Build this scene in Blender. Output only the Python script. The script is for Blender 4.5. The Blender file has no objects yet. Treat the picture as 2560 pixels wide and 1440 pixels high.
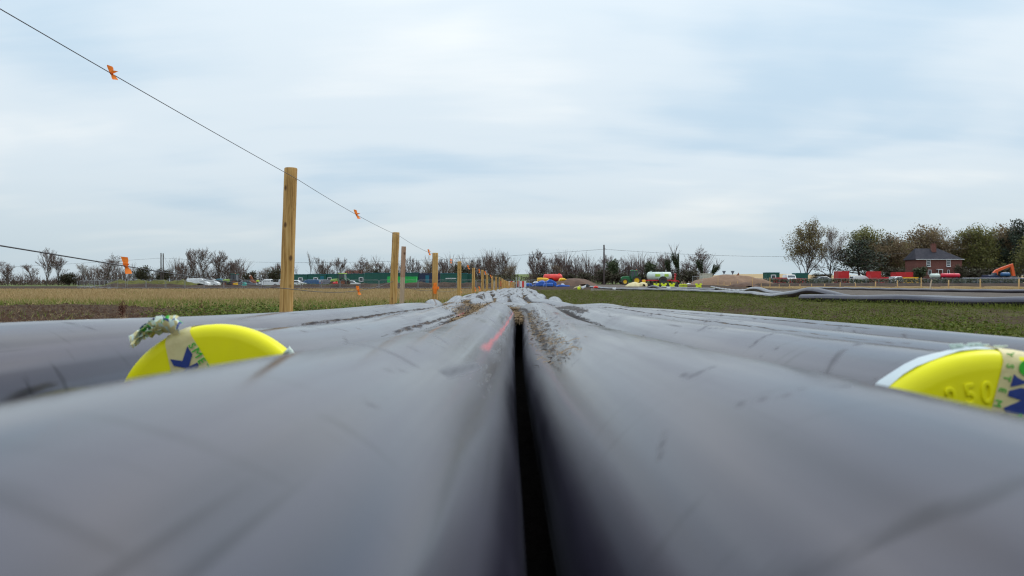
import bpy, bmesh, math, random
import numpy as np
from mathutils import Vector, Matrix, noise as mnoise

random.seed(7)
rng = np.random.default_rng(7)
PI = math.pi
scene = bpy.context.scene
col = scene.collection

# ------------------------------------------------------------------ camera, light, sky
CZ = 0.31                      # eye height over the ground at the pipe ends (m)
F = 1800.0                     # focal length in pixels of a 2560 px wide frame
HY = 708.0                     # row of the horizon in that frame
cam_d = bpy.data.cameras.new("camera")
cam = bpy.data.objects.new("camera", cam_d)
col.objects.link(cam)
cam.location = (0, 0, CZ)
cam.rotation_euler = (PI / 2, 0, 0)
cam_d.sensor_width = 36
cam_d.lens = 36 * F / 2560
cam_d.shift_y = -(720 - HY) / 2560
cam_d.clip_start = 0.01
cam_d.clip_end = 6000
cam_d.dof.use_dof = True
cam_d.dof.focus_distance = 4.5
cam_d.dof.aperture_fstop = 10
scene.camera = cam

SUN_EL, SUN_AZ = math.radians(48), math.radians(62)     # azimuth clockwise from +y
sun_d = bpy.data.lights.new("sun", 'SUN')
sun_d.energy = 1.25
sun_d.angle = math.radians(24)
sun_d.color = (1.0, 0.95, 0.88)
sun = bpy.data.objects.new("sun", sun_d)
col.objects.link(sun)
sdir = Vector((math.sin(SUN_AZ) * math.cos(SUN_EL), math.cos(SUN_AZ) * math.cos(SUN_EL), math.sin(SUN_EL)))
sun.rotation_euler = sdir.to_track_quat('Z', 'Y').to_euler()

world = bpy.data.worlds.new("World")
scene.world = world
world.use_nodes = True
wt = world.node_tree
wt.nodes.clear()


class NT:
    """small helper around a node tree"""
    def __init__(s, t): s.t = t
    def n(s, typ, **kw):
        nd = s.t.nodes.new(typ)
        for k, v in kw.items():
            if k == 'i':
                for a, b in v.items():
                    if isinstance(b, bpy.types.NodeSocket): s.t.links.new(b, nd.inputs[a])
                    else: nd.inputs[a].default_value = b
            else: setattr(nd, k, v)
        return nd
    def math(s, op, a, b=None, c=None, clamp=False):
        nd = s.t.nodes.new('ShaderNodeMath'); nd.operation = op; nd.use_clamp = clamp
        for k, x in enumerate((a, b, c)):
            if x is None: continue
            if isinstance(x, bpy.types.NodeSocket): s.t.links.new(x, nd.inputs[k])
            else: nd.inputs[k].default_value = x
        return nd.outputs[0]
    def mix(s, fac, a, b, typ='MIX'):
        nd = s.t.nodes.new('ShaderNodeMix'); nd.data_type = 'RGBA'; nd.blend_type = typ
        for sock, x in ((nd.inputs[0], fac), (nd.inputs[6], a), (nd.inputs[7], b)):
            if isinstance(x, bpy.types.NodeSocket): s.t.links.new(x, sock)
            elif isinstance(x, (int, float)): sock.default_value = x
            else: sock.default_value = (*x, 1) if len(x) == 3 else x
        return nd.outputs[2]
    def ramp(s, fac, stops, interp='LINEAR'):
        nd = s.t.nodes.new('ShaderNodeValToRGB'); cr = nd.color_ramp; cr.interpolation = interp
        while len(cr.elements) < len(stops): cr.elements.new(0.5)
        for e, (p, c) in zip(cr.elements, stops):
            e.position = p
            e.color = (c, c, c, 1) if isinstance(c, (int, float)) else (*c, 1)
        s.t.links.new(fac, nd.inputs[0])
        return nd.outputs[0]
    def noise(s, vec, scale, detail=4, rough=0.55, dist=0.0):
        nd = s.t.nodes.new('ShaderNodeTexNoise')
        if vec is not None: s.t.links.new(vec, nd.inputs['Vector'])
        nd.inputs['Scale'].default_value = scale; nd.inputs['Detail'].default_value = detail
        nd.inputs['Roughness'].default_value = rough; nd.inputs['Distortion'].default_value = dist
        return nd.outputs['Fac']
    def mapping(s, vec, scale=(1, 1, 1), loc=(0, 0, 0), rot=(0, 0, 0)):
        nd = s.t.nodes.new('ShaderNodeMapping')
        s.t.links.new(vec, nd.inputs[0])
        nd.inputs['Location'].default_value = loc; nd.inputs['Rotation'].default_value = rot; nd.inputs['Scale'].default_value = scale
        return nd.outputs[0]


w = NT(wt)
tc = w.n('ShaderNodeTexCoord')
sp = w.n('ShaderNodeSeparateXYZ', i={0: tc.outputs['Generated']})
zc = w.math('MAXIMUM', sp.outputs[2], 0.0)
den = w.math('ADD', zc, 0.22)
cv = w.n('ShaderNodeCombineXYZ', i={0: w.math('DIVIDE', sp.outputs[0], den), 1: w.math('DIVIDE', sp.outputs[1], den), 2: 0.0})
m1 = w.mapping(cv.outputs[0], scale=(0.72, 1.15, 1), loc=(4.3, 1.4, 0.0), rot=(0, 0, math.radians(-9)))
n1 = w.noise(m1, 1.05, 3.5, 0.5, 0.35)
m2 = w.mapping(cv.outputs[0], scale=(0.7, 3.0, 1), loc=(1.1, 7.2, 2.0), rot=(0, 0, math.radians(6)))
n2 = w.noise(m2, 2.1, 5, 0.55, 0.2)
cl = w.math('ADD', w.math('MULTIPLY', n1, 0.84), w.math('MULTIPLY', n2, 0.16))
cf = w.ramp(cl, [(0.33, 0.0), (0.50, 0.45), (0.69, 1.0)], 'EASE')
cloud = w.mix(cf, (0.53, 0.675, 0.80), (0.915, 0.945, 0.945))
hz = w.ramp(zc, [(0.0, 1.0), (0.17, 0.0)], 'EASE')
cloud = w.mix(w.math('MULTIPLY', hz, 0.8), cloud, (0.525, 0.635, 0.70))
lum = w.math('ADD', w.math('ADD', 1.0, w.math('MULTIPLY', zc, 0.25)), w.math('MULTIPLY', w.math('MULTIPLY', zc, zc), 0.75))
cloud = w.mix(1.0, cloud, w.n('ShaderNodeCombineColor', i={0: lum, 1: lum, 2: lum}).outputs[0], 'MULTIPLY')
sky = w.n('ShaderNodeTexSky')
sky.sky_type = 'NISHITA'; sky.sun_disc = False
sky.sun_elevation = SUN_EL; sky.sun_rotation = SUN_AZ
bg_sky = w.n('ShaderNodeBackground', i={0: sky.outputs[0], 1: 0.10})
bg_cl = w.n('ShaderNodeBackground', i={0: cloud, 1: 1.0})
mx = w.n('ShaderNodeMixShader', i={0: 0.94, 1: bg_sky.outputs[0], 2: bg_cl.outputs[0]})
w.n('ShaderNodeOutputWorld', i={0: mx.outputs[0]})

scene.view_settings.view_transform = 'Standard'
scene.view_settings.look = 'None'
scene.view_settings.gamma = 1
scene.view_settings.exposure = 0.0
scene.view_settings.use_curve_mapping = False
scene.cycles.max_bounces = 6
scene.cycles.transparent_max_bounces = 8
scene.render.film_transparent = False
scene.cycles.filter_width = 1.2


# ------------------------------------------------------------------ object helpers
def tag(o, label=None, cat=None, group=None, kind=None):
    if label: o['label'] = label
    if cat: o['category'] = cat
    if group: o['group'] = group
    if kind: o['kind'] = kind
    return o


def thing(name, label, cat, loc=(0, 0, 0), rz=0.0, group=None):
    o = bpy.data.objects.new(name, None)
    o.empty_display_size = 0.2
    col.objects.link(o)
    o.location = loc
    o.rotation_euler = (0, 0, rz)
    return tag(o, label, cat, group)


def kids(o): return [c for c in bpy.data.objects if c.parent == o]


KID = {}


def dup(root, loc=None, rz=None, scale=None, label=None, group=None):
    def cp(o, par):
        c = o.copy(); col.objects.link(c)
        if par is not None: c.parent = par
        for k in KID.get(o.name, []):
            cp(bpy.data.objects[k], c)
        return c
    r = cp(root, None)
    if loc is not None: r.location = loc
    if rz is not None: r.rotation_euler = (0, 0, rz)
    if scale is not None: r.scale = scale if hasattr(scale, '__len__') else (scale,) * 3
    if label: r['label'] = label
    if group: r['group'] = group
    return r


class MB:
    """collects shapes and links them as one mesh object"""
    def __init__(s): s.v = []; s.f = []; s.m = []
    def add(s, vs, fs, m=0):
        b = len(s.v)
        s.v += [tuple(p) for p in vs]
        s.f += [tuple(b + i for i in f) for f in fs]
        s.m += [m] * len(fs)
        return s
    def box(s, c, d, m=0, rot=None):
        x, y, z = (q / 2 for q in d)
        vs = [Vector((i * x, j * y, k * z)) for i in (-1, 1) for j in (-1, 1) for k in (-1, 1)]
        if rot is not None: vs = [rot @ p for p in vs]
        c = Vector(c)
        return s.add([p + c for p in vs], [(0, 1, 3, 2), (4, 6, 7, 5), (0, 4, 5, 1), (2, 3, 7, 6), (0, 2, 6, 4), (1, 5, 7, 3)], m)
    def tube(s, pts, r, n=6, m=0, cap=True):
        pts = [Vector(p) for p in pts]
        rs = r if hasattr(r, '__len__') else [r] * len(pts)
        vs, fs = [], []
        prev = None
        for i, p in enumerate(pts):
            t = (pts[min(i + 1, len(pts) - 1)] - pts[max(i - 1, 0)])
            t = t.normalized() if t.length > 1e-9 else Vector((0, 0, 1))
            if prev is None:
                a = Vector((0, 0, 1)) if abs(t.z) < 0.9 else Vector((1, 0, 0))
                u = t.cross(a).normalized()
            else:
                u = (prev - t * prev.dot(t)).normalized()
            prev = u
            q = t.cross(u)
            for k in range(n):
                an = 2 * PI * k / n
                vs.append(p + (u * math.cos(an) + q * math.sin(an)) * rs[i])
        for i in range(len(pts) - 1):
            for k in range(n):
                a, b = i * n + k, i * n + (k + 1) % n
                fs.append((a, b, b + n, a + n))
        if cap:
            fs.append(tuple(range(n - 1, -1, -1)))
            fs.append(tuple((len(pts) - 1) * n + k for k in range(n)))
        return s.add(vs, fs, m)
    def lathe(s, prof, o, ax='z', n=20, m=0):
        """prof: (radius, height along axis)"""
        o = Vector(o)
        A = {'x': (Vector((0, 1, 0)), Vector((0, 0, 1)), Vector((1, 0, 0))),
             'y': (Vector((1, 0, 0)), Vector((0, 0, 1)), Vector((0, 1, 0))),
             'z': (Vector((1, 0, 0)), Vector((0, 1, 0)), Vector((0, 0, 1)))}[ax]
        vs, fs = [], []
        for r, h in prof:
            for k in range(n):
                an = 2 * PI * k / n
                vs.append(o + A[0] * (r * math.cos(an)) + A[1] * (r * math.sin(an)) + A[2] * h)
        for i in range(len(prof) - 1):
            for k in range(n):
                a, b = i * n + k, i * n + (k + 1) % n
                fs.append((a, b, b + n, a + n))
        return s.add(vs, fs, m)
    def slab(s, poly, y0, y1, inset=0.0, m=0, edge=None):
        """polygon in (x, z) run along y, its two faces drawn in by inset"""
        cx = sum(p[0] for p in poly) / len(poly); cz = sum(p[1] for p in poly) / len(poly)
        wd = max(p[0] for p in poly) - min(p[0] for p in poly); hg = max(p[1] for p in poly) - min(p[1] for p in poly)
        e = edge if edge is not None else inset
        def ring(y, ins):
            fx = 1 - 2 * ins / max(wd, 1e-6); fz = 1 - 2 * ins / max(hg, 1e-6)
            return [(cx + (px - cx) * fx, y, cz + (pz - cz) * fz) for px, pz in poly]
        rs = [ring(y0, 0), ring(y1, 0)] if inset == 0 else [ring(y0, inset), ring(y0 + e, 0), ring(y1 - e, 0), ring(y1, inset)]
        n = len(poly)
        vs = [p for r in rs for p in r]
        fs = [tuple(range(n - 1, -1, -1)), tuple((len(rs) - 1) * n + k for k in range(n))]
        for i in range(len(rs) - 1):
            for k in range(n):
                a, b = i * n + k, i * n + (k + 1) % n
                fs.append((a, b, b + n, a + n))
        return s.add(vs, fs, m)
    def build(s, name, mats, parent=None, smooth=False, fix=True):
        me = bpy.data.meshes.new(name)
        me.from_pydata(s.v, [], s.f)
        if not isinstance(mats, (list, tuple)): mats = [mats]
        for m in mats: me.materials.append(m)
        if len(mats) > 1: me.polygons.foreach_set('material_index', s.m)
        if fix:
            bm = bmesh.new(); bm.from_mesh(me)
            bmesh.ops.recalc_face_normals(bm, faces=bm.faces)
            bm.to_mesh(me); bm.free()
        if smooth:
            me.polygons.foreach_set('use_smooth', [True] * len(me.polygons))
            if smooth != 'all':
                try: me.set_sharp_from_angle(angle=math.radians(40))
                except Exception: pass
        me.update()
        return link(name, me, parent)


def link(name, me, parent=None):
    o = bpy.data.objects.new(name, me)
    col.objects.link(o)
    if parent is not None:
        o.parent = parent
        KID.setdefault(parent.name, []).append(o.name)
    return o


def np_polys(name, P, mat, parent=None, mats_idx=None, smooth=False):
    """P: (n, k, 3) array of n separate k-gons, one mesh"""
    n, k = P.shape[:2]
    me = bpy.data.meshes.new(name)
    me.vertices.add(n * k); me.vertices.foreach_set('co', P.reshape(-1).astype(np.float32))
    me.loops.add(n * k); me.loops.foreach_set('vertex_index', np.arange(n * k, dtype=np.int32))
    me.polygons.add(n); me.polygons.foreach_set('loop_start', np.arange(0, n * k, k, dtype=np.int32))
    for m in (mat if isinstance(mat, list) else [mat]): me.materials.append(m)
    if mats_idx is not None: me.polygons.foreach_set('material_index', mats_idx.astype(np.int32))
    me.update(calc_edges=True); me.validate()
    return link(name, me, parent)


def np_grid(name, V, mat, parent=None, smooth=True, mask=None):
    """V: (r, c, 3) lattice"""
    r, c = V.shape[:2]
    me = bpy.data.meshes.new(name)
    idx = np.arange(r * c).reshape(r, c)
    q = np.stack([idx[:-1, :-1], idx[:-1, 1:], idx[1:, 1:], idx[1:, :-1]], -1).reshape(-1, 4)
    if mask is not None: q = q[mask.reshape(-1)]
    used, inv = np.unique(q, return_inverse=True)
    q = inv.reshape(-1, 4)
    P = V.reshape(-1, 3)[used]
    me.vertices.add(len(P)); me.vertices.foreach_set('co', P.reshape(-1).astype(np.float32))
    me.loops.add(q.size); me.loops.foreach_set('vertex_index', q.reshape(-1).astype(np.int32))
    me.polygons.add(len(q)); me.polygons.foreach_set('loop_start', np.arange(0, q.size, 4, dtype=np.int32))
    me.materials.append(mat)
    me.update(calc_edges=True); me.validate()
    if smooth: me.polygons.foreach_set('use_smooth', np.ones(len(me.polygons), dtype=bool))
    o = link(name, me, parent)
    return o, used


# ------------------------------------------------------------------ materials
def mat(name, c, rough=0.6, c2=None, nscale=6.0, metal=0.0, spec=0.5, bump=0.0, bscale=60.0, stretch=(1, 1, 1), island=None, coords='Object', trans=0.0):
    m = bpy.data.materials.new(name); m.use_nodes = True
    t = NT(m.node_tree)
    b = m.node_tree.nodes['Principled BSDF']
    b.inputs['Roughness'].default_value = rough
    b.inputs['Metallic'].default_value = metal
    b.inputs['Specular IOR Level'].default_value = spec
    b.inputs['Base Color'].default_value = (*c, 1)
    tcn = t.n('ShaderNodeTexCoord')
    vec = t.mapping(tcn.outputs[coords], scale=stretch)
    out = None
    if c2 is not None:
        f = t.ramp(t.noise(vec, nscale, 5, 0.6), [(0.3, 0.0), (0.7, 1.0)])
        out = t.mix(f, c, c2)
    if island is not None:
        g = t.n('ShaderNodeNewGeometry')
        src = out if out is not None else c
        stops = [(k / max(1, len(island) - 1), x) for k, x in enumerate(island)]
        rc = t.ramp(g.outputs['Random Per Island'], stops)
        out = t.mix(0.75, src, rc)
    if out is not None: t.t.links.new(out, b.inputs['Base Color'])
    if bump:
        bn = t.n('ShaderNodeBump', i={'Strength': bump, 'Distance': 0.02, 'Height': t.noise(vec, bscale, 6, 0.65)})
        t.t.links.new(bn.outputs[0], b.inputs['Normal'])
    if trans:
        tr = t.n('ShaderNodeBsdfTranslucent')
        if out is not None: t.t.links.new(out, tr.inputs[0])
        else: tr.inputs[0].default_value = (*c, 1)
        ms = t.n('ShaderNodeMixShader', i={0: trans, 1: b.outputs[0], 2: tr.outputs[0]})
        t.t.links.new(ms.outputs[0], m.node_tree.nodes['Material Output'].inputs[0])
    return m


def pix(px, py, d):
    return Vector(((px - 1280) / F * d, d, CZ + (HY - py) / F * d))


# ------------------------------------------------------------------ terrain height
GY = [0, 2, 4.4, 6.5, 9, 11, 15, 25, 40, 60, 90, 130, 170, 240, 420]
GD = [.305, .345, .378, .47, .51, .54, .56, .60, .64, .66, .67, .74, .88, .80, .6]


def smooth(a, b, x):
    t = np.clip((x - a) / (b - a), 0, 1)
    return t * t * (3 - 2 * t)


def g(x, y):
    x = np.asarray(x, float); y = np.asarray(y, float)
    drop = np.interp(y, GY, GD)
    px = 1280 + F * np.where(y > 1, x / np.maximum(y, 1), np.sign(x) * 2)
    # the works pad right of the pipe string
    pad = smooth(1285, 1460, px) * (1 - smooth(1790, 1900, px)) * smooth(60, 130, y)
    drop = drop + (0.33 - drop) * pad
    # the compound on the right stands on a low bank
    rb = smooth(1850, 1930, px) * smooth(122, 140, y)
    drop = drop + (0.0 - drop) * rb
    far_y = np.interp(px, [0, 700, 1000, 1250, 1350, 1500, 1700, 1790, 1850, 1950, 2100, 2560], [709, 709, 702, 686.5, 685.5, 691, 691, 688.5, 685.8, 685.2, 689, 689])
    ztop = (HY - far_y) / F * 420
    hill = smooth(200, 420, y)
    drop = drop + (-ztop - drop) * hill
    return CZ - drop


def gz(x, y): return float(g(x, y))


def at(px, d, dz=0.0):
    x = (px - 1280) / F * d
    return Vector((x, d, gz(x, d) + dz))


def wob(x, y, s=1.0):
    return np.sin(x * 0.9 * s + 1.3) * np.cos(y * 0.7 * s - 0.4) * 0.6 + np.sin(x * 2.3 * s + y * 1.9 * s) * 0.4
# ------------------------------------------------------------------ ground materials
def ground_mat(name, stops, scale, bump, bscale, detail_c=None, dscale=30.0, rough=0.95):
    m = bpy.data.materials.new(name); m.use_nodes = True
    t = NT(m.node_tree); b = m.node_tree.nodes['Principled BSDF']
    b.inputs['Roughness'].default_value = rough; b.inputs['Specular IOR Level'].default_value = 0.08
    geo = t.n('ShaderNodeNewGeometry').outputs['Position']
    f = t.noise(geo, scale, 7, 0.62, 0.3)
    c = t.ramp(f, stops)
    if detail_c is not None:
        f2 = t.ramp(t.noise(geo, dscale, 5, 0.7), [(0.5, 0.0), (0.62, 1.0)])
        c = t.mix(t.math('MULTIPLY', f2, 0.75), c, detail_c)
    t.t.links.new(c, b.inputs['Base Color'])
    h = t.math('ADD', t.noise(geo, bscale, 6, 0.7), t.math('MULTIPLY', t.noise(geo, bscale * 0.2, 4, 0.6), 2.0))
    bn = t.n('ShaderNodeBump', i={'Strength': bump, 'Distance': 0.05, 'Height': h})
    t.t.links.new(bn.outputs[0], b.inputs['Normal'])
    return m


G_SOIL = ground_mat('soil', [(0.3, (0.032, 0.018, 0.012)), (0.55, (0.066, 0.038, 0.025)), (0.75, (0.12, 0.078, 0.05))], 3.0, 1.0, 14.0, (0.11, 0.075, 0.045), 34)
G_GRASS = ground_mat('turf', [(0.3, (0.06, 0.055, 0.018)), (0.6, (0.12, 0.12, 0.03)), (0.8, (0.22, 0.16, 0.06))], 1.2, 0.7, 20.0)
G_STUB = ground_mat('stubble_ground', [(0.28, (0.13, 0.09, 0.042)), (0.5, (0.28, 0.188, 0.09)), (0.72, (0.40, 0.275, 0.14))], 0.8, 0.6, 10.0, (0.13, 0.12, 0.035), 1.6)
G_CLOV = ground_mat('crop_ground', [(0.34, (0.055, 0.031, 0.02)), (0.50, (0.075, 0.058, 0.025)), (0.66, (0.10, 0.105, 0.025))], 1.1, 0.8, 18.0, (0.06, 0.04, 0.025), 3.0)
G_GRAV = ground_mat('gravel', [(0.3, (0.075, 0.062, 0.055)), (0.7, (0.155, 0.135, 0.12))], 1.0, 0.9, 30.0, (0.26, 0.22, 0.18), 26)
G_ROUGH = ground_mat('rough_ground', [(0.3, (0.035, 0.024, 0.02)), (0.55, (0.07, 0.046, 0.034)), (0.75, (0.09, 0.08, 0.035))], 0.5, 0.8, 8.0)
G_FAR = ground_mat('far_field', [(0.3, (0.10, 0.13, 0.045)), (0.7, (0.16, 0.19, 0.075))], 0.05, 0.3, 1.0)
G_HILL = ground_mat('far_stubble', [(0.3, (0.34, 0.24, 0.13)), (0.7, (0.46, 0.34, 0.19))], 0.06, 0.3, 1.0)

G_SHADE = ground_mat('painted_shade_soil', [(0.3, (0.008, 0.006, 0.006)), (0.7, (0.018, 0.014, 0.012))], 4.0, 0.8, 20.0)  # near-black soil under the row: shade between the pipes painted into its colour
ZN = ['soil_ground', 'grass_verge', 'stubble_field', 'crop_field', 'gravel_track', 'rough_ground', 'far_field', 'stubble_hill', 'stubble_strip', 'painted_shade_soil']
ZM = [G_SOIL, G_GRASS, G_STUB, G_CLOV, G_GRAV, G_ROUGH, G_FAR, G_HILL, G_STUB, G_SHADE]


def fence_x(y): return np.interp(y, [0, 6, 10.7, 20, 30, 45, 110], [-1.98, -1.85, -1.72, -1.47, -1.2, -.78, 1.0])
def pipes_r(y): return np.interp(y, [0, 5, 7, 10, 15, 25, 40, 56], [1.05, 1.02, .95, .62, .66, .9, 1.1, 1.4])


def zone(x, y):
    wv = wob(x, y, 0.8)
    px = 1280 + F * np.where(y > 1, x / np.maximum(y, 1), np.sign(x) * 3)
    z = np.zeros(x.shape, int)
    left = x < fence_x(y) + 0.25
    z[left & (y > 15.2 + 4.0 * smooth(.30, .62, -x / np.maximum(y, 1)) + 1.1 * wv)] = 1
    z[left & (y > 22.5 + 1.8 * wv)] = 2
    z[left & (y > 80 + 1.5 * wv)] = 5
    strip = (~left) & (x < pipes_r(y) - 0.3)
    z[strip & (y > 12)] = 1
    z[strip & (y > 58)] = 5
    right = (~left) & (~strip)
    z[right & (y > 1.5) & (x > pipes_r(y) + 0.25 + 0.15 * wv)] = 3
    z[right & (y > 72 + 3 * wv)] = 5
    z[right & (x > 12.5 + 0.02 * y + 0.8 * wv) & (y < 75)] = 4
    z[right & (px > 1478) & (px < 1700) & (y > 62) & (y < 150) & (px < 1478 + (y - 40) * 6)] = 4
    z[right & (x > 35.2 + 0.3 * wv) & (y > 20) & (y < 128)] = 8
    z[right & (x > 17 + 0.8 * wv) & (x < 24 + wv) & (y < 70)] = 4
    z[y > 205] = 6
    z[(y > 215) & (px > 1700)] = 7
    z[(y < 1.5) & (np.abs(x) < 30)] = 0
    z[(y < 0)] = np.where(x[y < 0] > 3, 3, np.where(x[y < 0] < -12, 2, 0))
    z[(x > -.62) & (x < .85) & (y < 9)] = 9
    return z


ang = np.radians(np.concatenate([np.linspace(-180, -46, 34)[:-1], np.linspace(-46, 46, 369), np.linspace(46, 180, 34)[1:]]))
rad = np.concatenate([[0.02], 0.25 * 1.0275 ** np.arange(330)])
RR, AA = np.meshgrid(rad, ang, indexing='ij')
GX, GYY = RR * np.sin(AA), RR * np.cos(AA)
GZ = g(GX, GYY) + 0.014 * wob(GX, GYY, 2.2) * smooth(3, 8, RR) * (RR < 60)
GV = np.stack([GX, GYY, GZ], -1)
cx_ = (GX[:-1, :-1] + GX[1:, 1:]) / 2; cy_ = (GYY[:-1, :-1] + GYY[1:, 1:]) / 2
ZZ = zone(cx_, cy_)
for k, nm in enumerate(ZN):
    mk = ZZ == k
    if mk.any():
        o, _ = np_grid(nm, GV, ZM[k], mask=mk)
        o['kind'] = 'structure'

# ------------------------------------------------------------------ the pipe string
R = 0.122


def pipe_mat(name, base=(0.006, 0.0052, 0.011)):
    m = bpy.data.materials.new(name); m.use_nodes = True
    t = NT(m.node_tree); b = m.node_tree.nodes['Principled BSDF']
    uv = t.n('ShaderNodeUVMap', uv_map='UVMap').outputs[0]
    geo = t.n('ShaderNodeNewGeometry').outputs['Position']
    at_ = t.n('ShaderNodeAttribute', attribute_name='marks')
    sep = t.n('ShaderNodeSeparateColor', i={0: at_.outputs['Color']})
    # dust in clouds and in streaks along the pipe
    d1 = t.noise(geo, 3.0, 3, 0.5, 0.3)
    d2 = t.noise(t.mapping(uv, scale=(30, .9, 1)), 1.0, 3, 0.55)
    d3 = t.noise(t.mapping(uv, scale=(5, 0.9, 1), rot=(0, 0, 0.5)), 1.5, 2, 0.5)
    dust = t.math('ADD', t.math('ADD', t.math('MULTIPLY', d1, 0.40), t.math('MULTIPLY', d2, 0.50)), t.math('MULTIPLY', d3, 0.30))
    dm = t.ramp(dust, [(0.47, 0.0), (0.74, 1.0)])
    c = t.mix(dm, base, (0.028, 0.0245, 0.043))
    # fine scratches running round and along
    s1 = t.noise(t.mapping(uv, scale=(9, 55, 1), rot=(0, 0, 0.35)), 1.0, 3, 0.5, 0.4)
    s2 = t.noise(t.mapping(uv, scale=(90, 2.5, 1), rot=(0, 0, 0.05)), 1.0, 2, 0.5)
    sc = t.math('MAXIMUM', t.ramp(s1, [(0.60, 0.0), (0.70, 1.0)]), t.ramp(s2, [(0.66, 0.0), (0.72, 1.0)]))
    c = t.mix(t.math('MULTIPLY', sc, 0.4), c, (0.016, 0.016, 0.02))
    # mud and thin dark seam lines (red channel), red marker stripe (green channel), scuffs (blue channel)
    mudn = t.noise(t.mapping(uv, scale=(70, 9, 1), rot=(0, 0, 0.5)), 1.0, 6, 0.7, 0.6)
    mud = t.ramp(t.math('ADD', sep.outputs[0], t.math('MULTIPLY', t.math('SUBTRACT', mudn, 0.5), 1.5)), [(0.42, 0.0), (0.62, 1.0)])
    mud = t.math('MULTIPLY', mud, t.math('GREATER_THAN', sep.outputs[0], 0.03))
    mudc = t.ramp(t.noise(t.mapping(uv, scale=(120, 16, 1), rot=(0, 0, 0.8)), 1.0, 4, 0.6), [(0.35, (0.022, 0.019, 0.022)), (0.54, (0.055, 0.044, 0.038)), (0.68, (0.15, 0.10, 0.062))])
    c = t.mix(t.math('MULTIPLY', mud, 0.9), c, mudc)
    blot = t.math('MULTIPLY', sep.outputs[2], t.ramp(mudn, [(0.3, 0.5), (0.55, 1.0)]))
    c = t.mix(blot, c, (0.03, 0.028, 0.036))
    rn = t.ramp(t.noise(t.mapping(uv, scale=(150, 6, 1)), 1.0, 3, 0.6), [(0.3, 0.55), (0.5, 1.0)])
    c = t.mix(t.math('MULTIPLY', sep.outputs[1], rn), c, (0.45, 0.03, 0.04))
    t.t.links.new(c, b.inputs['Base Color'])
    ro = t.math('ADD', t.math('ADD', 0.12, t.math('MULTIPLY', dm, 0.15)), t.math('ADD', t.math('MULTIPLY', mud, 0.35), t.math('MULTIPLY', sep.outputs[2], 0.35)))
    t.t.links.new(ro, b.inputs['Roughness'])
    b.inputs['IOR'].default_value = 1.95
    clean = t.math('SUBTRACT', 1.0, t.math('MAXIMUM', t.math('MULTIPLY', mud, .93), t.math('MAXIMUM', t.math('MULTIPLY', blot, .75), t.math('MULTIPLY', sep.outputs[1], .6))))
    b.inputs['Specular Tint'].default_value = (.95, .91, 1.0, 1)
    stk = t.ramp(t.noise(t.mapping(uv, scale=(26, .55, 1), rot=(0, 0, .02)), 1.0, 2, .5, .3), [(.34, .0), (.66, 1.0)])
    worn0 = t.math('MULTIPLY', t.math('SUBTRACT', 1.0, t.math('MULTIPLY', dm, .34)), t.math('SUBTRACT', 1.0, t.math('MULTIPLY', sc, .45)))
    worn = t.math('MULTIPLY', worn0, t.math('ADD', .60, t.math('MULTIPLY', stk, .60)))
    t.t.links.new(t.math('MULTIPLY', t.math('MULTIPLY', clean, worn), .60), b.inputs['Specular IOR Level'])
    b.inputs['Sheen Roughness'].default_value = .30
    b.inputs['Sheen Tint'].default_value = (.86, .93, 1.0, 1)
    t.t.links.new(t.math('MULTIPLY', clean, t.math('MULTIPLY', dm, .03)), b.inputs['Sheen Weight'])
    hn = t.math('ADD', t.noise(t.mapping(uv, scale=(6, 3.0, 1)), 1.0, 1, 0.4), t.math('MULTIPLY', mud, 0.25))
    bn = t.n('ShaderNodeBump', i={'Strength': 0.035, 'Distance': 0.01, 'Height': hn})
    t.t.links.new(bn.outputs[0], b.inputs['Normal'])
    return m


M_PIPE = pipe_mat('black_polyethylene')
M_HOLE = mat('pipe_bore', (0.01, 0.01, 0.012), 0.7)


def pchip(xs, ys, q):
    """monotone-free cubic Hermite through the points"""
    xs = np.asarray(xs, float); ys = np.asarray(ys, float); q = np.asarray(q, float)
    d = np.gradient(ys, xs)
    i = np.clip(np.searchsorted(xs, q) - 1, 0, len(xs) - 2)
    h = xs[i + 1] - xs[i]; t = np.clip((q - xs[i]) / h, 0, 1)
    return (2 * t**3 - 3 * t**2 + 1) * ys[i] + (t**3 - 2 * t**2 + t) * h * d[i] + (-2 * t**3 + 3 * t**2) * ys[i + 1] + (t**3 - t**2) * h * d[i + 1]


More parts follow.
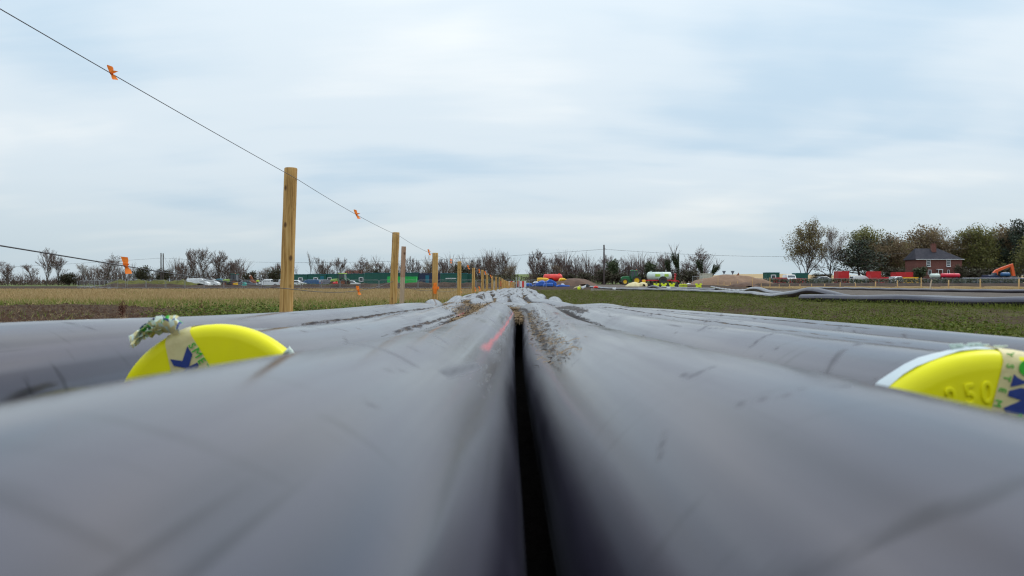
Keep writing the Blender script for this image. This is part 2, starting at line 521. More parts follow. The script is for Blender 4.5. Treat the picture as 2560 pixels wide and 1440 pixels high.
def sweep(name, P, n, m, marks=None, r=R, parent=None, walls=True):
    """tube along the (k, 3) path P with n sides; u = angle from the top, v = length"""
    T = np.gradient(P, axis=0); T /= np.linalg.norm(T, axis=1)[:, None]
    S = np.cross(T, np.array([0, 0, 1.0])); S /= np.linalg.norm(S, axis=1)[:, None]
    U = np.cross(S, T)
    L = np.concatenate([[0], np.cumsum(np.linalg.norm(np.diff(P, axis=0), axis=1))])
    th = np.linspace(-PI, PI, n + 1)
    V = P[:, None, :] + r * (S[:, None, :] * np.sin(th)[None, :, None] + U[:, None, :] * np.cos(th)[None, :, None])
    o, used = np_grid(name, V, m, parent)
    me = o.data
    uvl = me.uv_layers.new(name='UVMap')
    uu = np.broadcast_to(th[None, :] / (2 * PI) * 1.0, V.shape[:2]).reshape(-1)[used]
    vv = np.broadcast_to(L[:, None], V.shape[:2]).reshape(-1)[used]
    li = np.zeros(len(me.loops), dtype=np.int32); me.loops.foreach_get('vertex_index', li)
    uvl.data.foreach_set('uv', np.stack([uu[li], vv[li]], -1).reshape(-1).astype(np.float32))
    ca = me.color_attributes.new('marks', 'FLOAT_COLOR', 'POINT')
    A = np.zeros((len(used), 4), np.float32); A[:, 3] = 1
    if marks is not None:
        yy = np.broadcast_to(P[:, 1][:, None], V.shape[:2]).reshape(-1)[used]
        aa = np.degrees(np.broadcast_to(th[None, :], V.shape[:2]).reshape(-1)[used])
        A[:, :3] = marks(aa, yy)
    ca.data.foreach_set('color', A.reshape(-1))
    if walls:      # the wall thickness shows at the open ends: run the tube back inside itself
        for e, s in ((0, 1), (len(P) - 1, -1)):
            mb = MB()
            p = Vector(P[e]); t = Vector(T[e]) * s
            mb.tube([p + t * 0.001, p + t * 0.30], [r * 0.87, r * 0.87], 20)
            mb.build('bore', M_HOLE, o)
    return o


# nearest stretch, measured pipe by pipe: (distance, lateral) and (distance, drop of the crown below the eye)
NEAR = {
    'L3': ([-1.2, 1, 3, 5, 6.6], [-.62, -.615, -.612, -.60, -.66], [-1.2, .2, .9, 1.4, 2.1, 3.3, 4.2, 5, 5.8, 6.8], [.036, .040, .0485, .064, .081, .101, .115, .138, .18, .205]),
    'L2': ([.886, 2, 3.8, 4.6, 6.6], [-.368, -.361, -.352, -.345, -.40], [.886, 1.2, 2, 3, 3.8, 4.6, 5.2, 5.9, 6.8], [.057, .073, .093, .11, .119, .126, .148, .19, .205]),
    'L1': ([-1.2, .2, 1, 2, 3, 4.4, 5.5, 6.6], [-.116, -.114, -.115, -.113, -.107, -.098, -.12, -.14], [-1.2, .1, .25, .5, 1, 1.5, 2, 3, 4.4, 5.1, 5.9, 6.8], [.027, .028, .032, .044, .066, .083, .095, .108, .117, .137, .18, .195]),
    'R1': ([-1.2, .4, 1, 2, 2.5, 4.4, 5.5, 6.6], [.152, .150, .149, .152, .158, .17, .14, .11], [-1.2, .25, .65, 1.2, 1.8, 2.5, 3.4, 4.4, 5.1, 5.9, 6.8], [.041, .043, .057, .075, .092, .107, .113, .119, .14, .185, .2]),
    'R2': ([.58, 2, 3.5, 4.6, 6.6], [.393, .396, .402, .41, .37], [.58, 1.2, 1.8, 2.5, 3.4, 4.2, 5, 5.8, 6.8], [.0605, .078, .092, .106, .115, .123, .15, .185, .2]),
    'R3': ([-1.2, .8, 3, 4.6, 6.6], [.64, .642, .648, .655, .62], [-1.2, .2, .8, 1.5, 3, 4.3, 5.2, 6, 6.8], [.066, .072, .083, .096, .122, .138, .162, .19, .205]),
    'R4': ([-1.2, 1.3, 2.6, 4.5, 6.6], [.885, .886, .892, .90, .865], [-1.2, .2, 1.28, 2.6, 4.3, 5.2, 6, 6.8], [.078, .082, .095, .118, .153, .175, .195, .21]),
}
ORDER = ['L3', 'L2', 'L1', 'R1', 'R2', 'R3', 'R4']
PHASE = [0.3, 2.6, 4.4, 1.2, 3.4, 5.6, 2.1]
LENS = [54.5, 55.5, 53.0, 56.0, 55.0, 57.0, 54.0]


def pipe_path(key, ys):
    xa, xv, da, dv = NEAR[key]
    i = ORDER.index(key)
    xn = pchip(xa, xv, np.minimum(ys, xa[-1])); dn = pchip(da, dv, np.minimum(ys, da[-1]))
    C = np.interp(ys, [5, 7, 9, 12, 16, 22, 30, 42, 57], [.10, -.02, -.12, -.18, -.15, -.06, .06, .22, .48])
    xf = C + (i - 3) * 0.258 + 0.055 * np.sin(2 * PI * ys / 5.3 + 0.4) + 0.016 * np.sin(2 * PI * ys / 3.1 + PHASE[i])
    tr = np.interp(ys, [5, 7, 10, 15, 25, 40, 57], [.16, .205, .235, .262, .30, .345, .375])
    df = tr + 0.038 * np.sin(2 * PI * ys / 4.4 + PHASE[i] + 0.3 * np.sin(ys * 0.5 + i)) * np.clip((ys - 5) / 3, 0, 1) + 0.006 * np.sin(ys * 2.9 + i * 2)
    b = smooth(5.0, 7.4, ys)
    x = xn * (1 - b) + xf * b
    d = dn * (1 - b) + df * b
    return np.stack([x, ys, CZ - d - R], -1)


def strokes(spec, seed, lo, hi, count):
    """random short scuffs, as (angle, distance, d angle, d distance, width)"""
    r = np.random.default_rng(seed)
    out = list(spec)
    for _ in range(count):
        y0 = lo * (hi / lo) ** r.random(); ln = y0 * r.uniform(.02, .10)
        out.append((r.uniform(-45, 45), y0, r.uniform(-12, 12), ln * r.uniform(-1, 1), r.uniform(.0007, .0018) * (1 + y0 * .4)))
    return out


def marks_fn(mud=(), red=(), scuff=()):
    def f(a, y):
        out = np.zeros((len(a), 3), np.float32)
        for y0, y1, a0, a1, wd, k in mud:       # mud bands and thin seam lines, from (y0, a0) to (y1, a1)
            t = np.clip((y - y0) / (y1 - y0), 0, 1)
            e = smooth(y0 - .02, y0 + min(1.0, (y1 - y0) * .25), y) * (1 - smooth(y1 - (y1 - y0) * .1, y1, y))
            out[:, 0] = np.maximum(out[:, 0], k * e * np.exp(-((a - (a0 + (a1 - a0) * t)) / wd) ** 2))
        for y0, y1, a0, a1, wd in red:
            t = np.clip((y - y0) / (y1 - y0), 0, 1)
            ww = wd * (0.75 + 0.4 * np.sin(y * 4.1) ** 2)
            e = smooth(y0, y0 + .12, y) * (1 - smooth(y1 - .2, y1, y))
            out[:, 1] = np.maximum(out[:, 1], e * (1 - smooth(ww * .7, ww * 1.15, np.abs(a - (a0 + (a1 - a0) * t)))))
        s = np.radians(a) * R
        for a0, y0, da, dy, wd in scuff:
            p = np.array([math.radians(a0) * R, y0]); q = np.array([math.radians(da) * R, dy])
            m = (y > min(y0, y0 + dy) - 4 * wd) & (y < max(y0, y0 + dy) + 4 * wd)
            if not m.any(): continue
            ss, yy = s[m] - p[0], y[m] - p[1]
            t = np.clip((ss * q[0] + yy * q[1]) / max(q @ q, 1e-9), 0, 1)
            dd = np.hypot(ss - t * q[0], yy - t * q[1])
            out[m, 2] = np.maximum(out[m, 2], 0.62 * np.exp(-(dd / wd) ** 2))
        return out
    return f


def mud_and_seams(k):
    out = []
    for sg in (-1, 1):
        if (k, sg) in (('L3', -1), ('R4', 1)): continue
        inner = (k, sg) in (('L1', 1), ('R1', -1))
        out.append((5.2, 70, sg * 62, sg * 62, 24, 1.0))
        if not inner: out.append((1.0, 6.5, sg * 60, sg * 56, 10, .9))
    out += {'R2': [(.62, 6, -50, -54, 6, .8)], 'R3': [(.7, 6, -18, -25, 3.2, .66)], 'R4': [(.9, 6, -16, -24, 3.2, .64)], 'L3': [(1.1, 6, 40, 46, 4.5, .7)], 'L2': [(1.0, 6, 40, 46, 5, .7)]}.get(k, [])  # thin dark lines drawn along the flanks to set neighbouring pipes apart
    return out


def far_mud(i):
    out = []
    r = np.random.default_rng(40 + i)
    y = 7.0
    while y < 50:
        ln = r.uniform(2, 5)
        sgn = r.choice([-1, 1])
        out.append((y, y + ln, sgn * r.uniform(20, 50), sgn * r.uniform(20, 50), r.uniform(8, 15), r.uniform(.4, .75)))
        y += ln * r.uniform(.6, 1.2)
    return out


MARKS = {
    'L3': dict(mud=[(3.2, 7, 60, 50, 18, .8), (1.3, 4, 64, 58, 9, .5)], scuff=strokes([(8, .95, 22, .02, .0022), (-28, .82, 14, .05, .0018)], 11, 1.0, 5, 30)),
    'L2': dict(mud=[(3.2, 7, 46, 30, 24, 1.0), (.95, 5, 64, 54, 9, .8), (1.0, 4.5, -22, -26, 5, .42)], red=[(3.4, 4.0, 50, 48, 4)], scuff=strokes([(-6, 2.3, 4, .16, .004), (8, 2.6, 3, .10, .004), (34, 1.28, 12, -.07, .0022), (-16, 3.1, 8, .2, .005)], 2, .95, 5, 30)),
    'L1': dict(mud=[(.75, 5, -50, -40, 14, .75), (.9, 5.2, -17, -30, 9, .72), (1.6, 4.2, -4, -16, 13, .42), (2.2, 6, -42, -28, 22, 1.0), (1.7, 3.6, 44, 60, 5, .45), (.2, 2.0, 46, 50, 9, .36)],
               red=[(.93, 4.6, 38, 61, 2.3)], scuff=strokes([(-8, 1.55, 10, -.03, .005), (-20, 1.05, 42, -.28, .0022), (-35, .62, 60, -.16, .003), (33, .5, 8, .25, .004), (12, 2.2, 24, -.15, .003), (-24, 2.1, 20, -.3, .003)], 3, .22, 5, 26)),
    'R1': dict(mud=[(.40, 6, -42, -52, 8, .74), (1.0, 4.2, -30, -32, 13, .52), (1.0, 3.4, -20, -14, 12, .44), (1.0, 6, 20, 28, 9, .72), (1.3, 6, 36, 30, 14, .8), (.7, 1.4, 28, 34, 6, .5), (2.2, 3.4, 22, 24, 12, .6)],
               red=[(2.35, 3.0, 31, 31, 4.5)], scuff=strokes([(4, 1.02, 18, -.26, .0035), (14, 1.0, 20, -.3, .0025), (10, .86, 24, -.2, .003), (-10, 1.42, 8, -.16, .004), (-30, 1.0, 6, .12, .0022), (22, .74, 10, -.12, .003), (-12, 2.1, 7, .2, .004), (3, 3.7, 7, -.2, .005), (-50, 1.5, 24, .03, .002)], 4, .25, 5, 34)),
    'R2': dict(mud=[(2.5, 7, 30, 36, 14, .7), (.62, 6, -62, -48, 13, .85), (1.0, 5, 18, 22, 6, .42), (2.8, 6, -30, -36, 14, .8)], scuff=strokes([(-30, 1.0, 44, .10, .003), (-8, .78, 10, .04, .004), (-40, .72, 22, .05, .0045), (-20, 1.35, 30, .12, .003)], 5, .62, 5, 34)),
    'R3': dict(mud=[(3, 7, 0, 10, 30, .5), (.8, 5, -66, -56, 9, .6)], scuff=strokes([], 6, .8, 5, 40)),
    'R4': dict(mud=[(3, 7, 40, 40, 20, .6), (1, 5, -66, -56, 9, .55)], scuff=strokes([(-34, 1.72, 7, .03, .004), (-37, 1.78, 7, .03, .004), (-30, 1.82, 8, .03, .0035), (-36, 1.87, 6, .02, .004), (-38, 1.93, 6, .03, .004), (-33, 1.5, 10, .04, .005), (-24, 2.9, 14, .1, .005)], 7, 1.0, 5, 34)),
}
PIPE_LABEL = {
    'L3': 'grey black plastic pipe on the outer left edge of the row, beside the wire fence',
    'L2': 'black plastic pipe whose near end has the yellow cap with crumpled tape',
    'L1': 'large foreground pipe with a red stripe, left of the dark central gap',
    'R1': 'large foreground pipe with scuffed crown, right of the dark central gap',
    'R2': 'black plastic pipe whose near end carries the yellow cap numbered 250',
    'R3': 'scratched plastic pipe lying just outside the pipe capped with number 250',
    'R4': 'outermost plastic pipe of the row, next to the green crop on the right',
}
for i, k in enumerate(ORDER):
    y0 = {'L2': .886, 'R2': .58}.get(k, -3.6)
    if y0 < 0:
        ys = [y0, -3, -2.4, -1.8, -1.2, -.6, -.3, -.1, 0.0]; y = 0.04
    else:
        ys = []; y = y0
    fine = k in ('L1', 'R1')
    while y < LENS[i]:
        ys.append(y)
        y += max(.006, (.0075 if fine else .010) * y) if y < 6 else .02 * y
    ys = np.array(ys)
    mk = dict(MARKS[k]); mk['mud'] = list(mk.get('mud', ())) + far_mud(i) + mud_and_seams(k)
    o = sweep('plastic_pipe', pipe_path(k, ys), 176 if fine else 120, M_PIPE, marks_fn(**mk))
    tag(o, PIPE_LABEL[k], 'pipe', 'black pipes of the long row')

# second line of pipes, to the right beyond the crop
def curve_pts(ctrl, step=.35):
    ctrl = np.array(ctrl, float)
    s = np.concatenate([[0], np.cumsum(np.linalg.norm(np.diff(ctrl[:, :2], axis=0), axis=1))])
    q = np.linspace(0, s[-1], max(12, int(s[-1] / step)))
    return np.stack([pchip(s, ctrl[:, k], q) for k in range(3)], -1)


def field_pipe(label, pts, n=28):
    """pts: (px, distance, clear height under the pipe)"""
    c = []
    for px, d, h in pts:
        p = at(px, d, h + R - 0.01)
        c.append((p.x, p.y, p.z))
    P = curve_pts(c)
    P[:, 2] += 0.012 * np.sin(P[:, 1] * 1.7 + pts[0][0])
    o = sweep('plastic_pipe', P[::-1].copy() if P[0, 1] > P[-1, 1] else P, n, M_PIPE, marks_fn())
    return tag(o, label, 'pipe', 'pipes lying across the field on the right')


field_pipe('arched black pipe looping highest above the crop, on the right', [(1476, 86, 0), (1530, 72, -.02), (1600, 63, .0), (1700, 53, 0), (1800, 43, 0), (1880, 34.5, 0), (1945, 28.2, .0), (1985, 26.2, .10), (2030, 24.8, .24), (2075, 23.7, .11), (2115, 22.8, 0.0), (2250, 21.0, 0), (2420, 18.6, 0), (2700, 15.8, 0), (3100, 13, 0)])
field_pipe('long grey pipe lying straight in front of the arched pipe, beside the crop', [(2004, 23.9, -.02), (2090, 22.4, 0), (2250, 19.8, 0.02), (2400, 18.0, 0), (2560, 16.4, .02), (2800, 14.4, 0), (3200, 12.0, 0)])
field_pipe('smaller arched pipe behind the long pipe, left of the high loop', [(1778, 80, .05), (1810, 62, 0), (1845, 49, 0), (1866, 43, .08), (1890, 39.5, .22), (1915, 36.8, .10), (1945, 34, 0), (2010, 31, 0), (2060, 28.5, 0), (2100, 27.3, 0)])
field_pipe('distant pale pipe lying along the foot of the stake fence', [(2040, 82, 0), (2130, 71, .02), (2260, 60.5, 0), (2400, 53, .0), (2560, 46.5, .01), (2900, 38, 0)])
field_pipe('short low arch of pipe in front of the yellow pipe rollers', [(1596, 68, 0), (1614, 66, .04), (1634, 64.5, .24), (1654, 63, .04), (1672, 61.5, 0), (1720, 58, 0)])
field_pipe('thin pipe trailing across the pad beside the white box', [(1656, 84, 0), (1690, 76, 0), (1730, 70, 0), (1790, 63, 0)])
# ------------------------------------------------------------------ yellow end caps with printed tape
M_YEL = mat('yellow_plastic', (0.86, 0.80, 0.0), 0.40, (0.80, 0.73, 0.008), 22, spec=0.3, bump=.03, bscale=90)
M_TAPE = mat('cream_tape', (0.74, 0.66, 0.33), 0.42, (0.66, 0.55, 0.26), 30, bump=0.15, bscale=120, trans=0.12)
M_NAVY = mat('navy_print', (0.012, 0.03, 0.16), 0.4, (0.02, 0.045, 0.22), 300)
M_GRN = mat('green_print', (0.03, 0.42, 0.02), 0.45)
M_FILM = mat('pale_film', (0.62, 0.72, 0.78), 0.4, (0.72, 0.78, 0.80), 25, trans=0.15)
M_WHT_TAPE = mat('white_tape', (0.72, 0.80, 0.70), 0.4, (0.60, 0.72, 0.66), 40, trans=0.15)


def text_mesh(body, size, extrude=0.0, bevel=0.0, res=6):
    cu = bpy.data.curves.new('t', 'FONT'); cu.body = body; cu.size = size; cu.extrude = extrude
    cu.bevel_depth = bevel; cu.bevel_resolution = 2 if bevel else 0
    cu.align_x = 'CENTER'; cu.align_y = 'CENTER'; cu.resolution_u = res
    o = bpy.data.objects.new('t', cu); col.objects.link(o)
    dg = bpy.context.evaluated_depsgraph_get(); dg.update()
    me = bpy.data.meshes.new_from_object(o.evaluated_get(dg))
    bpy.data.objects.remove(o); bpy.data.curves.remove(cu)
    return me


def cap_base(label, cx, y, cz, parts):
    t = thing('pipe_end_cap', label, 'end cap', (cx, y, cz), 0, 'yellow caps on the pipe ends')
    mb = MB()
    mb.lathe([(0.0, 0.0), (.06, 0.0), (.112, 0.0), (.1135, 0.0), (.1145, .0001), (.118, .0006), (.1215, .0019), (.1245, .0040), (.1266, .0070), (.1278, .012), (.1275, .024), (.1225, .025)], (0, 0, 0), 'y', 128)
    o = mb.build('cap_shell', M_YEL, t, smooth='all')
    o.data.set_sharp_from_angle(angle=math.radians(60))
    return t


def flat_on_face(name, poly, m, parent, y, thick=.0004):
    """polygon (x, z) lying on the cap face"""
    mb = MB(); mb.slab(poly, y, y + thick)
    return mb.build(name, m, parent)


# left cap : face 0.886 m away, 2031 px per metre there
SL = F / .886
CL = (533.0, 1072.0)
def LP(u, v):   # zoom-crop coordinates (origin 320,790, scale 7.58) -> metres on the face
    return ((320 + u / 7.58 - CL[0]) / SL, (CL[1] - (790 + v / 7.58)) / SL)
capL = cap_base('yellow cap with crumpled navy and green tape on top, left of the row', -.368, .886, CZ - .179, None)


def in_disc(poly, r):
    return [(x * min(1, r / math.hypot(x, z)), z * min(1, r / math.hypot(x, z))) for x, z in poly]


# the band of tape: over the rim, down the face, to below the edge that hides it
band = MB()
nA = 16
L0, L1_, R0, R1_ = LP(690, 385), LP(880, 1330), LP(1160, 290), LP(1760, 1270)
vs = []
for k in range(nA + 1):
    t = k / nA
    row = []
    for j in range(7):
        s = j / 6
        a = (L0[0] + (L1_[0] - L0[0]) * t, L0[1] + (L1_[1] - L0[1]) * t)
        b = (R0[0] + (R1_[0] - R0[0]) * t, R0[1] + (R1_[1] - R0[1]) * t)
        x, z = a[0] + (b[0] - a[0]) * s, a[1] + (b[1] - a[1]) * s
        rr = math.hypot(x, z)
        y = -.0009 + .0085 * max(0, (rr - .117) / .011) ** 2
        y -= .0011 * max(0, math.sin(s * 14 + t * 5)) * max(0, 1 - t * 1.5) * (s < .75)
        row.append((x, y, z))
    vs.append(row)
rim = []
for j in range(7):      # over the rim and back along the outside
    x, y, z = vs[0][j]; q = math.hypot(x, z)
    rim.append([(x * .1289 / q, .0105, z * .1289 / q), (x * .1294 / q, .016, z * .1294 / q), (x * .1294 / q, .05, z * .1294 / q)])
rows = [[r[2] for r in rim], [r[1] for r in rim], [r[0] for r in rim]] + vs
allv = [p for r in rows for p in r]
nf = [(i * 7 + j, i * 7 + j + 1, (i + 1) * 7 + j + 1, (i + 1) * 7 + j) for i in range(len(rows) - 1) for j in range(6)]
band.add(allv, nf)
tapeL = band.build('tape_band', M_TAPE, capL, smooth='all')
for poly in ([(1140, 580), (1232, 730), (1172, 950), (1125, 990), (885, 942), (820, 820), (1050, 852)],
             [(1330, 880), (1352, 940), (1320, 1012), (1205, 1042), (1060, 1180), (900, 1180), (1150, 970)],
             [(1375, 985), (1410, 1010), (1330, 1140), (1270, 1140)]):
    flat_on_face('printed_arrow', [LP(*p) for p in poly], M_NAVY, tapeL, -.0022, .0012)
for ch, u, v, rot, sz in (('S', 1232, 560, -62, .0125), ('M', 1325, 700, -58, .0150), ('E', 1412, 852, -58, .0135), ('T', 1492, 985, -58, .0135)):
    me = text_mesh(ch, sz, .0003); me.materials.append(M_GRN)
    o = link('printed_letter', me, tapeL)
    x, z = LP(u, v)
    o.location = (x, -.0024, z); o.rotation_euler = (PI / 2, math.radians(-rot), 0)
# small torn strip where the tape comes round on the far side
rr = random.Random(4)
mb = MB()
for k in range(6):
    a = math.radians(34 + k * 2.4)
    base = Vector((math.cos(a) * .127, -.006 + .002 * k, math.sin(a) * .127))
    mb.tube([base, base + Vector((.004, -.004, .006)), base + Vector((.010 + .002 * rr.random(), .004, -.004))], [.004, .0055, .002], 5)
mb.build('torn_tape_end', M_WHT_TAPE, capL, smooth='all')
flat_on_face('tape_corner', [(.122 * math.cos(a), .122 * math.sin(a)) for a in (math.radians(33), math.radians(38), math.radians(43))] + [(.082, .058)], M_TAPE, capL, -.0012, .0008)

# crumpled bunch of tape lying on top of the left cap and pipe
bunch = thing('crumpled_tape', 'crumpled cream tape with navy and green print bunched on the left yellow cap', 'tape', (-.368, .886, CZ - .179))
PA, PB = LP(60, 540), LP(1090, 215)
mats_t = [M_WHT_TAPE, M_NAVY, M_GRN, M_TAPE]
rr = random.Random(11)
for strip in range(11):
    mb = MB()
    n = 15
    off = Vector((rr.uniform(-.003, .003), rr.uniform(-.004, .024), rr.uniform(-.004, .007)))
    t0, t1 = sorted((rr.uniform(-.02, .35), rr.uniform(.6, 1.03)))
    wd = rr.uniform(.006, .0105)
    tw0 = rr.uniform(0, 6); tw1 = rr.uniform(2, 5)
    vs = []
    for k in range(n):
        t = t0 + (t1 - t0) * k / (n - 1)
        c = Vector((PA[0] + (PB[0] - PA[0]) * t, -.004, PA[1] + (PB[1] - PA[1]) * t + .008 * math.sin(PI * min(1, max(0, t)))))
        c += off + Vector((rr.uniform(-.0015, .0015), rr.uniform(-.002, .002), rr.uniform(-.0018, .0018)))
        an = tw0 + tw1 * t + rr.uniform(-.25, .25)
        d = Vector((-.35 * math.cos(an) * .6, math.sin(an), math.cos(an))).normalized()
        bulge = Vector((0, -.004, .002)) * rr.uniform(.3, 1.4)
        vs += [c - d * wd, c + bulge, c + d * wd]
    fs, mi = [], []
    for k in range(n - 1):
        for j in (0, 1):
            fs.append((k * 3 + j, k * 3 + j + 1, (k + 1) * 3 + j + 1, (k + 1) * 3 + j))
    mb.add(vs, fs)
    pat = rr.choice([1, 2, 1])
    mb.m = [0 if ((i // 2) % 5 in (0, 2)) else (pat if (i + strip) % 4 else 0) for i in range(len(fs))]
    if strip % 3 == 0: mb.m = [3 if i % 3 else 0 for i in range(len(fs))]
    mb.build('tape_fold', mats_t, bunch, smooth='all', fix=False)

# right cap : face 0.58 m away
SR = F / .58
CR = (2500.0, 1274.0)
def RP(u, v):   # crop coordinates (origin 2400,850, scale 7.2)
    return ((2400 + u / 7.2 - CR[0]) / SR, (CR[1] - (850 + v / 7.2)) / SR)
capR = cap_base('yellow cap embossed 250 with a printed tape band, right of the row', .393, .58, CZ - .1825, None)
tl, bl = RP(828, 190), RP(470, 1600)
ux, uz = bl[0] - tl[0], bl[1] - tl[1]; ul = math.hypot(ux, uz); ux, uz = ux / ul, uz / ul
W = .050
mb = MB(); rows = []
for k in range(-3, 25):
    if k < 0:
        yk = (.0105, .016, .05)[k * -1 - 1]
        r = []
        for j in range(5):
            x, z = tl[0] - uz * -W * j / 4 * 1.0, tl[1] + ux * -W * j / 4
            x, z = tl[0] + W * j / 4 * (-uz), tl[1] + W * j / 4 * ux
            q = math.hypot(x, z)
            r.append((x * .1293 / q, yk, z * .1293 / q))
        rows.append((k, r))
    else:
        r = []
        for j in range(5):
            x, z = tl[0] + ux * .0085 * k + W * j / 4 * (-uz), tl[1] + uz * .0085 * k + W * j / 4 * ux
            q = math.hypot(x, z)
            if k == 0 or q > .126: x, z = x * .126 / max(q, 1e-6), z * .126 / max(q, 1e-6)
            q = math.hypot(x, z)
            y = -.0008 + .0085 * max(0, (q - .117) / .011) ** 2
            r.append((x, y, z))
        rows.append((k, r))
rows.sort(key=lambda e: (e[0] >= 0, e[0] if e[0] >= 0 else e[0]))
rows = [r for _, r in rows]
mb.add([p for r in rows for p in r], [(i * 5 + j, i * 5 + j + 1, (i + 1) * 5 + j + 1, (i + 1) * 5 + j) for i in range(len(rows) - 1) for j in range(4)])
tapeR = mb.build('tape_band', M_TAPE, capR, smooth='all')
flat_on_face('printed_shape', [RP(960, 612), RP(890, 838), RP(1090, 795), RP(1260, 740), RP(1180, 745), RP(1080, 705), RP(1010, 660)], M_NAVY, tapeR, -.0016, .0006)
flat_on_face('printed_shape', [RP(870, 905), RP(1090, 852), RP(1200, 880), RP(1300, 860), RP(1260, 1330), RP(1090, 1330), RP(820, 1290), RP(765, 1217), RP(1090, 1080), RP(845, 1000)], M_NAVY, tapeR, -.0016, .0006)
flat_on_face('printed_disc', [RP(1195 + 148 * math.cos(a), 500 + 148 * math.sin(a)) for a in np.linspace(0, 2 * PI, 33)[:-1]], M_GRN, tapeR, -.0018, .0006)
flat_on_face('printed_shape', [RP(985, 1360), RP(1075, 1310), RP(1110, 1375)], M_GRN, tapeR, -.0022, .0006)
for ch, u, v in (('Y', 955, 262), ('S', 882, 465), ('T', 822, 682), ('E', 745, 897), ('M', 664, 1132)):
    me = text_mesh(ch, .0083, .0002); me.materials.append(M_GRN)
    o = link('printed_letter', me, tapeR)
    x, z = RP(u, v)
    q = math.hypot(x, z)
    o.location = (x, -.0014 + .0085 * max(0, (q - .117) / .011) ** 2, z); o.rotation_euler = (PI / 2, math.radians(104), 0)
for ch, px, py, rot in (('2', 2381, 998, 16), ('5', 2426, 989, 11), ('0', 2467, 984, 3)):
    me = text_mesh(ch, .0245, .0002, .0007); me.materials.append(M_YEL)
    for v in me.vertices: v.co.x *= .80
    o = link('embossed_digit', me, capR)
    o.location = ((px - CR[0]) / SR, -.0006, (CR[1] - py) / SR); o.rotation_euler = (PI / 2, math.radians(-rot), 0)
# pale film wrapped round the end of that pipe, torn on top
wrap = thing('film_wrap', 'pale grey film wrapped round the pipe end behind the cap numbered 250', 'film', (.393, .58, CZ - .1825))
mb = MB(); vs = []
for k in range(5):
    for j in range(73):
        a = math.radians(-200 + 400 * j / 72)
        q = .1288 + .0006 * math.sin(j * 1.7 + k)
        vs.append((q * math.sin(a), .012 + .0045 * k + .0015 * math.sin(j * .9) * (k == 4), q * math.cos(a)))
mb.add(vs, [(k * 73 + j, k * 73 + j + 1, (k + 1) * 73 + j + 1, (k + 1) * 73 + j) for k in range(4) for j in range(72)])
mb.build('film_band', M_FILM, wrap, smooth='all')
mb = MB()
for a, h in ((-8, .0050), (-5.5, .003), (-1, .0045), (2, .003), (9, .0035)):
    a = math.radians(a); p = Vector((.128 * math.sin(a), .03, .128 * math.cos(a)))
    mb.tube([p, p + Vector((-.004, 0, h * .6)), p + Vector((.003, -.006, h))], [.0028, .0018, .0005], 5)
mb.build('torn_edge', M_WHT_TAPE, wrap, smooth='all')

# ------------------------------------------------------------------ wire fence
def wood_mat(name, c1, c2, c3):
    m = bpy.data.materials.new(name); m.use_nodes = True
    t = NT(m.node_tree); b = m.node_tree.nodes['Principled BSDF']
    b.inputs['Roughness'].default_value = .75; b.inputs['Specular IOR Level'].default_value = .3
    tcn = t.n('ShaderNodeTexCoord').outputs['Object']
    inf = t.n('ShaderNodeObjectInfo')
    v = t.n('ShaderNodeVectorMath', operation='ADD', i={0: tcn, 1: inf.outputs['Location']}).outputs[0]
    gr = t.noise(t.mapping(v, scale=(38, 38, 1.6)), 1.0, 6, .7, .5)
    c = t.ramp(gr, [(.36, c1), (.5, c2), (.64, c3)])
    vo = t.n('ShaderNodeTexVoronoi', i={'Vector': t.mapping(v, scale=(11, 11, 7.0)), 'Scale': 1.0})
    kn = t.ramp(vo.outputs['Distance'], [(.10, 1.0), (.22, 0.0)])
    c = t.mix(t.math('MULTIPLY', kn, .9), c, (.10, .045, .018))
    dr = t.ramp(t.noise(t.mapping(v, scale=(45, 45, 1.6)), 1.0, 3, .6), [(.60, 0.0), (.70, 1.0)])
    c = t.mix(t.math('MULTIPLY', dr, .45), c, (.16, .08, .03))
    t.t.links.new(c, b.inputs['Base Color'])
    bn = t.n('ShaderNodeBump', i={'Strength': .5, 'Distance': .006, 'Height': gr})
    t.t.links.new(bn.outputs[0], b.inputs['Normal'])
    return m


M_POST = wood_mat('post_wood', (.26, .13, .035), (.50, .29, .09), (.66, .43, .17))
M_LATH = wood_mat('lath_wood', (.42, .30, .19), (.55, .42, .29), (.66, .54, .40))
M_LATHR = wood_mat('lath_wood_red', (.36, .20, .12), (.46, .28, .18), (.55, .36, .25))
M_WIRE = mat('wire_steel', (.10, .10, .105), .5, metal=.4)
M_ORG = mat('orange_tape', (1.0, .20, .02), .5, (1.0, .33, .06), 30, trans=.3, spec=.2)


def post(label, px, d, top, dia, lean=0.0, group='posts of the wire fence', seed=0):
    x = (px - 1280) / F * d
    zt = CZ + (HY - top) / F * d
    zb = gz(x, d) - .12
    r = random.Random(seed)
    mb = MB(); pts, rs = [], []
    n = 14
    for k in range(n + 1):
        t = k / n
        pts.append(((lean * (t - 1)) + r.uniform(-1, 1) * dia * .012, r.uniform(-1, 1) * dia * .012, (zb - gz(x, d)) + (zt - zb) * t))
        rs.append(dia / 2 * (1.04 - .06 * t + r.uniform(-.012, .012)))
    pts.append((pts[-1][0], pts[-1][1], pts[-1][2] + .006)); rs.append(dia / 2 * .90)
    mb.tube(pts, rs, 18)
    o = mb.build('fence_post', M_POST, None, smooth=True)
    o.location = (x, d, gz(x, d))
    return tag(o, label, 'fence post', group)


